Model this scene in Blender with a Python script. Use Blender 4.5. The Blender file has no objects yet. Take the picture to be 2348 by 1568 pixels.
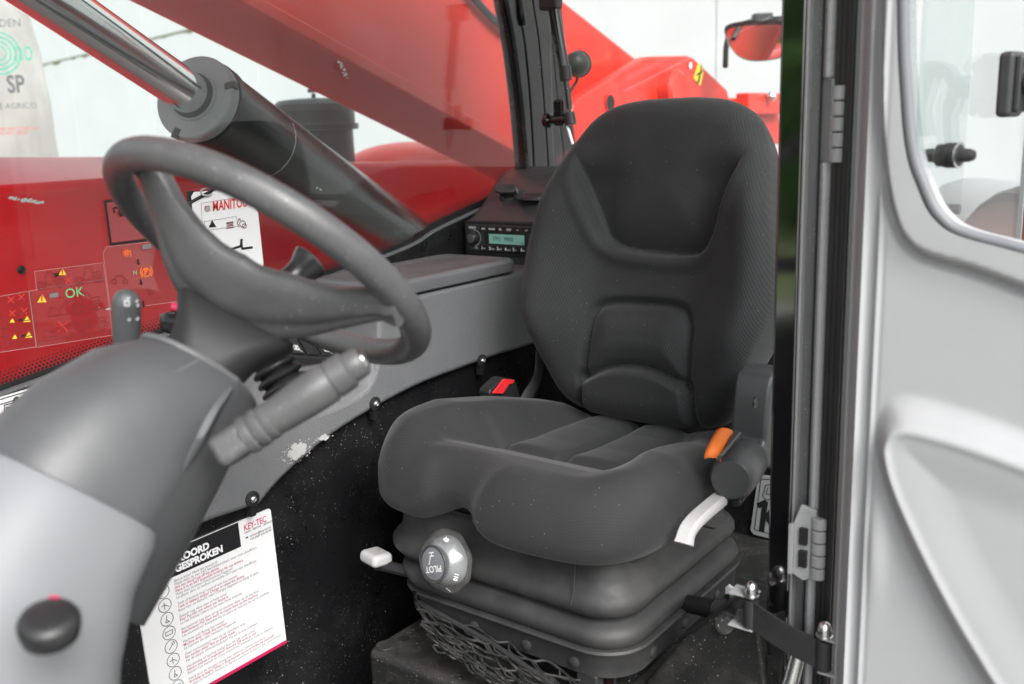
import bpy, bmesh, math, random
import numpy as np
from mathutils import Vector, Matrix
sc = bpy.context.scene
COL = sc.collection
rnd = random.Random(7)

# ------------------------------------------------------------------ camera
W, H = 2347.0, 1567.6
FPX, PITCH, YAW, ROLL = 2200.0, math.radians(12.4), math.radians(217.5), math.radians(2.0)
CAM = np.array([0.0, 0.0, 1.05])
FW = np.array([math.cos(YAW) * math.cos(PITCH), math.sin(YAW) * math.cos(PITCH), -math.sin(PITCH)])
R0 = np.array([math.sin(YAW), -math.cos(YAW), 0.0])
U0 = np.cross(R0, FW)
RT = R0 * math.cos(ROLL) - U0 * math.sin(ROLL)
UP = U0 * math.cos(ROLL) + R0 * math.sin(ROLL)
cd = bpy.data.cameras.new('camera')
cd.sensor_width = 36.0
cd.lens = 36.0 * FPX / W
cd.clip_start, cd.clip_end = 0.02, 800.0
cd.dof.use_dof = True
cd.dof.focus_distance = 1.62
cd.dof.aperture_fstop = 4.2
co = bpy.data.objects.new('camera', cd)
COL.objects.link(co)
co.matrix_world = Matrix(((RT[0], UP[0], -FW[0], CAM[0]), (RT[1], UP[1], -FW[1], CAM[1]), (RT[2], UP[2], -FW[2], CAM[2]), (0, 0, 0, 1)))
sc.camera = co

# ------------------------------------------------------------------ daylight
SUN_EL, SUN_AZ = math.radians(42), math.radians(62)
w = bpy.data.worlds.new('World'); sc.world = w
w.use_nodes = True
nt = w.node_tree; nt.nodes.clear()
sky = nt.nodes.new('ShaderNodeTexSky'); sky.sky_type = 'NISHITA'; sky.sun_disc = False
sky.sun_elevation = SUN_EL; sky.sun_rotation = math.radians(90) - SUN_AZ
sky.air_density = 1.0; sky.dust_density = 4.0; sky.ozone_density = 1.0
hs = nt.nodes.new('ShaderNodeHueSaturation'); hs.inputs['Saturation'].default_value = 0.16
bg = nt.nodes.new('ShaderNodeBackground'); bg.inputs['Strength'].default_value = 0.15
wo = nt.nodes.new('ShaderNodeOutputWorld')
nt.links.new(sky.outputs[0], hs.inputs['Color']); nt.links.new(hs.outputs[0], bg.inputs['Color']); nt.links.new(bg.outputs[0], wo.inputs['Surface'])
sd = bpy.data.lights.new('sun', 'SUN'); sd.energy = 1.5; sd.angle = math.radians(30); sd.color = (1.0, 0.985, 0.96)
so = bpy.data.objects.new('sun', sd); COL.objects.link(so)
so.rotation_euler = Vector((math.cos(SUN_AZ) * math.cos(SUN_EL), math.sin(SUN_AZ) * math.cos(SUN_EL), math.sin(SUN_EL))).to_track_quat('Z', 'Y').to_euler()
sc.view_settings.view_transform = 'Standard'
sc.view_settings.look = 'None'
sc.view_settings.gamma = 1.0
sc.view_settings.exposure = 1.15

# ------------------------------------------------------------------ helpers: photo point -> point on a real plane
def ray(u, v): return FW + RT * ((u - W / 2) / FPX) - UP * ((v - H / 2) / FPX)
def at(u, v, z): return CAM + ray(u, v) * z
def on(u, v, n, d):
    r = ray(u, v); n = np.array(n, float)
    return CAM + r * ((d - n @ CAM) / (n @ r))
def onx(u, v, x): return on(u, v, (1, 0, 0), x)
def ony(u, v, y): return on(u, v, (0, 1, 0), y)
def onz(u, v, z): return on(u, v, (0, 0, 1), z)
V3 = lambda *a: np.array(a, float)
def unit(a):
    a = np.array(a, float); return a / np.linalg.norm(a)
def sstep(a, b, x):
    t = np.clip((np.asarray(x, float) - a) / (b - a), 0, 1); return t * t * (3 - 2 * t)
def catmull(pts, n=8, closed=False):
    P = [np.array(p, float) for p in pts]
    if closed: P = [P[-1]] + P + [P[0], P[1]]
    else: P = [2 * P[0] - P[1]] + P + [2 * P[-1] - P[-2]]
    out = []
    for i in range(1, len(P) - 2):
        for k in range(n):
            t = k / n
            out.append(0.5 * (2 * P[i] + (P[i + 1] - P[i - 1]) * t + (2 * P[i - 1] - 5 * P[i] + 4 * P[i + 1] - P[i + 2]) * t ** 2 + (3 * P[i] - P[i - 1] - 3 * P[i + 1] + P[i + 2]) * t ** 3))
    if not closed: out.append(P[-2])
    return out
def poly_dist(px, py, poly, closed=True):
    P = np.array(poly, float); A = P if closed else P[:-1]; B = np.roll(P, -1, 0) if closed else P[1:]
    d = np.full(px.shape, 1e9)
    for a, b in zip(A, B):
        e = b - a; L = max(e @ e, 1e-14)
        t = np.clip(((px - a[0]) * e[0] + (py - a[1]) * e[1]) / L, 0, 1)
        d = np.minimum(d, np.hypot(px - a[0] - t * e[0], py - a[1] - t * e[1]))
    return d
def inside(px, py, poly):
    r = np.zeros(px.shape, bool); n = len(poly)
    for i in range(n):
        x1, y1 = poly[i]; x2, y2 = poly[(i + 1) % n]
        if y1 == y2: continue
        c = ((y1 > py) != (y2 > py)) & (px < (x2 - x1) * (py - y1) / (y2 - y1) + x1)
        r ^= c
    return r

ORG = {}
def thing(name, label, cat, loc=(0, 0, 0), group=None):
    o = bpy.data.objects.new(name, None); COL.objects.link(o)
    o.empty_display_size = 0.05
    o.location = Vector(loc); o['label'] = label; o['category'] = cat; o['kind'] = 'thing'
    if group: o['group'] = group
    ORG[o.name] = np.array(loc, float)
    return o
def link(name, data, parent):
    o = bpy.data.objects.new(name, data); COL.objects.link(o)
    if parent is not None:
        o.parent = parent; ORG[o.name] = ORG[parent.name]
    else:
        ORG[o.name] = V3(0, 0, 0)
    return o
def part(name, verts, faces, mat, parent=None, smooth=35, bevel=0, seg=2, uv=None, label=None, subsurf=0, mats=None, fmat=None, solid=0):
    off = ORG[parent.name] if parent is not None else V3(0, 0, 0)
    v = np.array(verts, float) - off
    me = bpy.data.meshes.new(name)
    me.from_pydata(v.tolist(), [], [list(map(int, f)) for f in faces])
    if uv is not None:
        ul = me.uv_layers.new(name='UVMap')
        for lp in me.loops: ul.data[lp.index].uv = uv[lp.vertex_index]
    for m in (mats or [mat]): me.materials.append(m)
    if fmat is not None:
        for p, k in zip(me.polygons, fmat): p.material_index = k
    bm = bmesh.new(); bm.from_mesh(me); bmesh.ops.recalc_face_normals(bm, faces=bm.faces); bm.to_mesh(me); bm.free()
    if smooth:
        for p in me.polygons: p.use_smooth = True
        me.set_sharp_from_angle(angle=math.radians(smooth))
    o = link(name, me, parent)
    if solid:
        m = o.modifiers.new('solid', 'SOLIDIFY'); m.thickness = solid; m.offset = 0
    if bevel:
        m = o.modifiers.new('bevel', 'BEVEL'); m.width = bevel; m.segments = seg; m.limit_method = 'ANGLE'; m.angle_limit = math.radians(40); m.harden_normals = True
    if subsurf:
        m = o.modifiers.new('sub', 'SUBSURF'); m.levels = m.render_levels = subsurf
    if label: o['label'] = label
    return o
def join(*vf):
    V, F = [], []
    for v, f in vf:
        n = len(V); V += [tuple(p) for p in v]; F += [[i + n for i in q] for q in f]
    return V, F
def boxg(c, size, ex=(1, 0, 0), ey=(0, 1, 0), ez=None):
    ex, ey = unit(ex), unit(ey); ez = unit(np.cross(ex, ey)) if ez is None else unit(ez)
    h = np.array(size, float) / 2; c = np.array(c, float)
    V = [c + ex * sx * h[0] + ey * sy * h[1] + ez * sz * h[2] for sz in (-1, 1) for sy in (-1, 1) for sx in (-1, 1)]
    return V, [[0, 1, 3, 2], [4, 6, 7, 5], [0, 4, 5, 1], [2, 3, 7, 6], [0, 2, 6, 4], [1, 5, 7, 3]]
def bb(x0, x1, y0, y1, z0, z1): return boxg(((x0 + x1) / 2, (y0 + y1) / 2, (z0 + z1) / 2), (abs(x1 - x0), abs(y1 - y0), abs(z1 - z0)))
def prismg(pts, vec):
    P = [np.array(p, float) for p in pts]; vec = np.array(vec, float); n = len(P)
    V = P + [p + vec for p in P]
    F = [list(range(n))[::-1], list(range(n, 2 * n))] + [[i, (i + 1) % n, (i + 1) % n + n, i + n] for i in range(n)]
    return V, F
def loftg(rings, cap=True, closed=True):
    V, F = [], []; n = len(rings[0])
    for r in rings: V += [np.array(p, float) for p in r]
    for k in range(len(rings) - 1):
        for i in range(n if closed else n - 1):
            j = (i + 1) % n
            F.append([k * n + i, k * n + j, (k + 1) * n + j, (k + 1) * n + i])
    if cap and closed:
        F.append(list(range(n))[::-1]); F.append([len(V) - n + i for i in range(n)])
    return V, F
def frame(d, hint=(0, 0, 1)):
    d = unit(d); h = np.array(hint, float)
    if abs(unit(h) @ d) > 0.95: h = V3(1, 0, 0)
    a = unit(np.cross(h, d)); return a, np.cross(d, a)
def tubeg(pts, r, n=12, cap=True, closed=False, flat=1.0, hint=(0, 0, 1)):
    P = [np.array(p, float) for p in pts]; m = len(P)
    rr = r if hasattr(r, '__len__') else [r] * m
    rings = []; prev = None
    for i in range(m):
        if closed: d = P[(i + 1) % m] - P[i - 1]
        else: d = P[min(i + 1, m - 1)] - P[max(i - 1, 0)]
        d = unit(d)
        if prev is None: a, b = frame(d, hint)
        else:
            a = unit(prev - d * (prev @ d)); b = np.cross(d, a)
        prev = a
        rings.append([P[i] + rr[i] * (math.cos(t) * a + flat * math.sin(t) * b) for t in np.linspace(0, 2 * math.pi, n, endpoint=False)])
    if closed: rings.append(rings[0]); return loftg(rings, cap=False)
    return loftg(rings, cap)
def latheg(o, d, prof, n=32, a=None, arc=None, mod=None, cap=True):
    o = np.array(o, float); d = unit(d)
    if a is None: a, b = frame(d)
    else: a = unit(a); b = np.cross(d, a)
    rings = []
    for (r, h) in prof:
        rings.append([o + d * h + max(r, 1e-5) * (mod(t) if mod else 1) * (math.cos(t) * a + math.sin(t) * b) for t in np.linspace(0, 2 * math.pi, n, endpoint=False)])
    return loftg(rings, cap)
def rrect(c, ex, ey, hx, hy, r, k=6):
    pts = []
    for (sx, sy, a0) in ((1, 1, 0), (-1, 1, 90), (-1, -1, 180), (1, -1, 270)):
        for i in range(k + 1):
            t = math.radians(a0 + 90 * i / k)
            pts.append(np.array(c, float) + np.array(ex, float) * (sx * (hx - r) + r * math.cos(t)) + np.array(ey, float) * (sy * (hy - r) + r * math.sin(t)))
    return pts
def gridg(fn, nu, nv):
    V = [fn(i / nu, j / nv) for j in range(nv + 1) for i in range(nu + 1)]
    F = [[j * (nu + 1) + i, j * (nu + 1) + i + 1, (j + 1) * (nu + 1) + i + 1, (j + 1) * (nu + 1) + i] for j in range(nv) for i in range(nu)]
    return V, F
def text(s, o, rt, up, size, mat, parent, name='lettering', align='LEFT', bold=0.0, shear=0.0, sx=1.0, space=1.0, line=1.0):
    cu = bpy.data.curves.new(name, 'FONT'); cu.body = s; cu.size = size; cu.align_x = align; cu.align_y = 'BOTTOM_BASELINE' if '\n' not in s else 'TOP_BASELINE'
    cu.offset = bold; cu.shear = shear; cu.space_character = space; cu.space_line = line; cu.resolution_u = 3
    cu.materials.append(mat)
    ob = link(name, cu, parent)
    rt = unit(rt); up = unit(np.array(up) - rt * (np.array(up) @ rt)); nn = np.cross(rt, up); p = np.array(o, float) - (ORG[parent.name] if parent is not None else 0)
    ob.matrix_local = Matrix(((rt[0], up[0], nn[0], p[0]), (rt[1], up[1], nn[1], p[1]), (rt[2], up[2], nn[2], p[2]), (0, 0, 0, 1))) @ Matrix.Diagonal((sx, 1, 1, 1))
    return ob
def linesg(polys, wd, o, ex, ey, nn=None, lift=0.0):
    """flat printed strokes on a surface: 2-D polylines -> thin quads"""
    o = np.array(o, float); ex, ey = np.array(ex, float), np.array(ey, float); nn = unit(np.cross(ex, ey)) if nn is None else np.array(nn, float)
    V, F = [], []
    def add(q):
        n = len(V)
        for (x, y) in q: V.append(o + ex * x + ey * y + nn * (lift + 0.000012 * len(F)))
        F.append([n + i for i in range(len(q))])
    for pl in polys:
        for (x1, y1), (x2, y2) in zip(pl[:-1], pl[1:]):
            dx, dy = x2 - x1, y2 - y1; L = math.hypot(dx, dy) or 1e-9
            px, py = -dy / L * wd / 2, dx / L * wd / 2; ex_, ey_ = dx / L * wd * 0.3, dy / L * wd * 0.3
            add([(x1 + px - ex_, y1 + py - ey_), (x2 + px + ex_, y2 + py + ey_), (x2 - px + ex_, y2 - py + ey_), (x1 - px - ex_, y1 - py - ey_)])
    return V, F
def circ(cx, cy, r, n=18, a0=0, a1=360):
    return [(cx + r * math.cos(math.radians(a0 + (a1 - a0) * i / n)), cy + r * math.sin(math.radians(a0 + (a1 - a0) * i / n))) for i in range(n + 1)]
def flatg(polys, o, ex, ey, lift=0.0):
    o = np.array(o, float); ex, ey = np.array(ex, float), np.array(ey, float); nn = unit(np.cross(ex, ey)); V, F = [], []
    for q in polys:
        n = len(V); V += [o + ex * x + ey * y + nn * lift for x, y in q]; F.append([n + i for i in range(len(q))])
    return V, F
def struct(o, label=None):
    o['kind'] = 'structure'
    if label: o['label'] = label
    return o
def tag(o, label, cat, group=None):
    o['label'] = label; o['category'] = cat
    if group: o['group'] = group
    return o

# ------------------------------------------------------------------ materials
MATS = {}
def mat(name, col, rough=0.5, metal=0.0, coat=0.0, spec=0.5, var=0.0, vscale=6.0, bump=0.0, bscale=200.0, btype='noise', dust=0.0, dscale=500.0, dcol=(0.5, 0.5, 0.48), film=0.0, fscale=4.0, fcol=(0.32, 0.31, 0.3), rvar=0.0, emit=None, estr=0.0, trans=0.0, sheen=0.0, stretch=None, scratch=0.0, ior=1.5):
    m = bpy.data.materials.new(name); m.use_nodes = True; MATS[name] = m
    T = m.node_tree; N = T.nodes; Lk = T.links; b = N['Principled BSDF']
    b.inputs['Base Color'].default_value = (*col, 1); b.inputs['Roughness'].default_value = rough; b.inputs['Metallic'].default_value = metal
    b.inputs['Coat Weight'].default_value = coat; b.inputs['Coat Roughness'].default_value = 0.06; b.inputs['Specular IOR Level'].default_value = spec
    b.inputs['Transmission Weight'].default_value = trans; b.inputs['IOR'].default_value = ior; b.inputs['Sheen Weight'].default_value = sheen; b.inputs['Sheen Roughness'].default_value = 0.4
    if emit: b.inputs['Emission Color'].default_value = (*emit, 1); b.inputs['Emission Strength'].default_value = estr
    tc = N.new('ShaderNodeTexCoord'); vec = tc.outputs['Object']
    if stretch:
        mp = N.new('ShaderNodeMapping'); mp.inputs['Scale'].default_value = stretch; Lk.new(vec, mp.inputs[0]); vec = mp.outputs[0]
    def noise(s, d=3, r=0.55):
        n = N.new('ShaderNodeTexNoise'); n.inputs['Scale'].default_value = s; n.inputs['Detail'].default_value = d; n.inputs['Roughness'].default_value = r; Lk.new(vec, n.inputs['Vector']); return n
    def mixc(fac, a, bcol):
        x = N.new('ShaderNodeMix'); x.data_type = 'RGBA'
        if isinstance(fac, float): x.inputs[0].default_value = fac
        else: Lk.new(fac, x.inputs[0])
        if isinstance(a, tuple): x.inputs[6].default_value = (*a, 1)
        else: Lk.new(a, x.inputs[6])
        if isinstance(bcol, tuple): x.inputs[7].default_value = (*bcol, 1)
        else: Lk.new(bcol, x.inputs[7])
        return x.outputs[2]
    def ramp(src, lo, hi, a=0.0, bb_=1.0):
        r = N.new('ShaderNodeMapRange'); r.inputs[1].default_value = lo; r.inputs[2].default_value = hi; r.inputs[3].default_value = a; r.inputs[4].default_value = bb_; Lk.new(src, r.inputs[0]); return r.outputs[0]
    c = col
    if var:
        n = noise(vscale, 5, 0.6)
        c = mixc(ramp(n.outputs[0], 0.3, 0.7), tuple(x * (1 - var) for x in col), tuple(min(1, x * (1 + var)) for x in col))
    if film:
        n = noise(fscale, 6, 0.65)
        c = mixc(ramp(n.outputs[0], 0.45, 0.75, 0.0, film), c, fcol)
    if dust:
        n = noise(dscale, 1, 0.4); n2 = noise(dscale * 0.02, 3, 0.6)
        f1 = ramp(n.outputs[0], 0.74 - dust * 0.05, 0.78 - dust * 0.05)
        f2 = ramp(n2.outputs[0], 0.38, 0.66)
        mm = N.new('ShaderNodeMath'); mm.operation = 'MULTIPLY'; Lk.new(f1, mm.inputs[0]); Lk.new(f2, mm.inputs[1])
        c = mixc(mm.outputs[0], c, dcol)
    if not isinstance(c, tuple): Lk.new(c, b.inputs['Base Color'])
    if rvar:
        n = noise(vscale * 1.7, 5, 0.65)
        Lk.new(ramp(n.outputs[0], 0.3, 0.75, max(0.02, rough - rvar), min(1, rough + rvar)), b.inputs['Roughness'])
    if bump:
        if btype == 'noise': h = noise(bscale, 3, 0.6).outputs[0]
        elif btype == 'voronoi':
            vn = N.new('ShaderNodeTexVoronoi'); vn.inputs['Scale'].default_value = bscale; vn.feature = 'DISTANCE_TO_EDGE'; Lk.new(vec, vn.inputs['Vector']); h = ramp(vn.outputs[0], 0.0, 0.35)
        bn = N.new('ShaderNodeBump'); bn.inputs['Strength'].default_value = bump; bn.inputs['Distance'].default_value = 0.002; Lk.new(h, bn.inputs['Height']); Lk.new(bn.outputs[0], b.inputs['Normal'])
    return m

def fabric_mat(name, col, pitch, amp=0.22):
    m = bpy.data.materials.new(name); m.use_nodes = True; T = m.node_tree; N = T.nodes; Lk = T.links; b = N['Principled BSDF']
    b.inputs['Roughness'].default_value = 0.78; b.inputs['Sheen Weight'].default_value = 0.12; b.inputs['Sheen Roughness'].default_value = 0.45; b.inputs['Specular IOR Level'].default_value = 0.35
    uv = N.new('ShaderNodeUVMap'); mp = N.new('ShaderNodeMapping'); mp.inputs['Rotation'].default_value = (0, 0, 0.32); mp.inputs['Scale'].default_value = (1 / pitch, 1 / pitch, 1); Lk.new(uv.outputs[0], mp.inputs[0])
    wa = N.new('ShaderNodeTexWave'); wa.wave_type = 'BANDS'; wa.bands_direction = 'DIAGONAL'; wa.inputs['Scale'].default_value = 0.45; wa.inputs['Distortion'].default_value = 0.3; Lk.new(mp.outputs[0], wa.inputs[0])
    vo = N.new('ShaderNodeTexVoronoi'); vo.voronoi_dimensions = '2D'; vo.inputs['Scale'].default_value = 1.0; vo.inputs['Randomness'].default_value = 0.12; Lk.new(mp.outputs[0], vo.inputs['Vector'])
    ad = N.new('ShaderNodeMath'); ad.operation = 'SUBTRACT'; Lk.new(wa.outputs[1], ad.inputs[0]); Lk.new(vo.outputs[0], ad.inputs[1])
    bu = N.new('ShaderNodeBump'); bu.inputs['Strength'].default_value = amp; bu.inputs['Distance'].default_value = pitch * 0.3; Lk.new(ad.outputs[0], bu.inputs['Height']); Lk.new(bu.outputs[0], b.inputs['Normal'])
    mr = N.new('ShaderNodeMapRange'); mr.inputs[1].default_value = -0.6; mr.inputs[2].default_value = 0.7; mr.inputs[3].default_value = 1 - amp * 0.5; mr.inputs[4].default_value = 1 + amp * 0.5; Lk.new(ad.outputs[0], mr.inputs[0])
    tc = N.new('ShaderNodeTexCoord')
    no = N.new('ShaderNodeTexNoise'); no.inputs['Scale'].default_value = 9; no.inputs['Detail'].default_value = 5; Lk.new(tc.outputs['Object'], no.inputs[0])
    m2 = N.new('ShaderNodeMapRange'); m2.inputs[1].default_value = 0.3; m2.inputs[2].default_value = 0.7; m2.inputs[3].default_value = 0.82; m2.inputs[4].default_value = 1.2; Lk.new(no.outputs[0], m2.inputs[0])
    mu = N.new('ShaderNodeMath'); mu.operation = 'MULTIPLY'; Lk.new(mr.outputs[0], mu.inputs[0]); Lk.new(m2.outputs[0], mu.inputs[1])
    mx = N.new('ShaderNodeMix'); mx.data_type = 'RGBA'; mx.blend_type = 'MULTIPLY'; mx.inputs[0].default_value = 1; mx.inputs[6].default_value = (*col, 1)
    cb = N.new('ShaderNodeCombineColor'); [Lk.new(mu.outputs[0], cb.inputs[i]) for i in range(3)]; Lk.new(cb.outputs[0], mx.inputs[7])
    # lint specks
    n3 = N.new('ShaderNodeTexNoise'); n3.inputs['Scale'].default_value = 420; n3.inputs['Detail'].default_value = 0; Lk.new(tc.outputs['Object'], n3.inputs[0])
    r3 = N.new('ShaderNodeMapRange'); r3.inputs[1].default_value = 0.86; r3.inputs[2].default_value = 0.89; Lk.new(n3.outputs[0], r3.inputs[0])
    m3 = N.new('ShaderNodeMix'); m3.data_type = 'RGBA'; Lk.new(r3.outputs[0], m3.inputs[0]); Lk.new(mx.outputs[2], m3.inputs[6]); m3.inputs[7].default_value = (0.3, 0.29, 0.27, 1)
    Lk.new(m3.outputs[2], b.inputs['Base Color'])
    return m

def glass_mat(name, tint=(0.9, 0.93, 0.92), refl=1.0, dirt=0.05, dscale=900.0, film=0.03):
    """thin pane: Fresnel reflection over tinted see-through, with dust lying on it"""
    m = bpy.data.materials.new(name); m.use_nodes = True; T = m.node_tree; N = T.nodes; Lk = T.links; N.clear()
    out = N.new('ShaderNodeOutputMaterial'); tr = N.new('ShaderNodeBsdfTransparent'); tr.inputs[0].default_value = (*tint, 1)
    gl = N.new('ShaderNodeBsdfGlossy'); gl.inputs['Roughness'].default_value = 0.0
    fr = N.new('ShaderNodeFresnel'); ge = N.new('ShaderNodeNewGeometry'); mr0 = N.new('ShaderNodeMapRange'); mr0.inputs[3].default_value = 1.5; mr0.inputs[4].default_value = 1 / 1.5; Lk.new(ge.outputs['Backfacing'], mr0.inputs[0]); Lk.new(mr0.outputs[0], fr.inputs['IOR'])
    mu = N.new('ShaderNodeMath'); mu.operation = 'MULTIPLY'; mu.inputs[1].default_value = refl; Lk.new(fr.outputs[0], mu.inputs[0])
    mx = N.new('ShaderNodeMixShader'); Lk.new(mu.outputs[0], mx.inputs[0]); Lk.new(tr.outputs[0], mx.inputs[1]); Lk.new(gl.outputs[0], mx.inputs[2])
    df = N.new('ShaderNodeBsdfDiffuse'); df.inputs[0].default_value = (0.6, 0.58, 0.56, 1)
    tc = N.new('ShaderNodeTexCoord')
    n = N.new('ShaderNodeTexNoise'); n.inputs['Scale'].default_value = dscale; n.inputs['Detail'].default_value = 1; Lk.new(tc.outputs['Object'], n.inputs[0])
    r = N.new('ShaderNodeMapRange'); r.inputs[1].default_value = 0.7; r.inputs[2].default_value = 0.8; r.inputs[3].default_value = 0; r.inputs[4].default_value = dirt * 6; Lk.new(n.outputs[0], r.inputs[0])
    n2 = N.new('ShaderNodeTexNoise'); n2.inputs['Scale'].default_value = 5; n2.inputs['Detail'].default_value = 6; Lk.new(tc.outputs['Object'], n2.inputs[0])
    r2 = N.new('ShaderNodeMapRange'); r2.inputs[1].default_value = 0.35; r2.inputs[2].default_value = 0.75; r2.inputs[3].default_value = film * 0.3; r2.inputs[4].default_value = film; Lk.new(n2.outputs[0], r2.inputs[0])
    ad = N.new('ShaderNodeMath'); ad.operation = 'ADD'; ad.use_clamp = True; Lk.new(r.outputs[0], ad.inputs[0]); Lk.new(r2.outputs[0], ad.inputs[1])
    m2 = N.new('ShaderNodeMixShader'); Lk.new(ad.outputs[0], m2.inputs[0]); Lk.new(mx.outputs[0], m2.inputs[1]); Lk.new(df.outputs[0], m2.inputs[2])
    Lk.new(m2.outputs[0], out.inputs[0])
    return m

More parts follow.
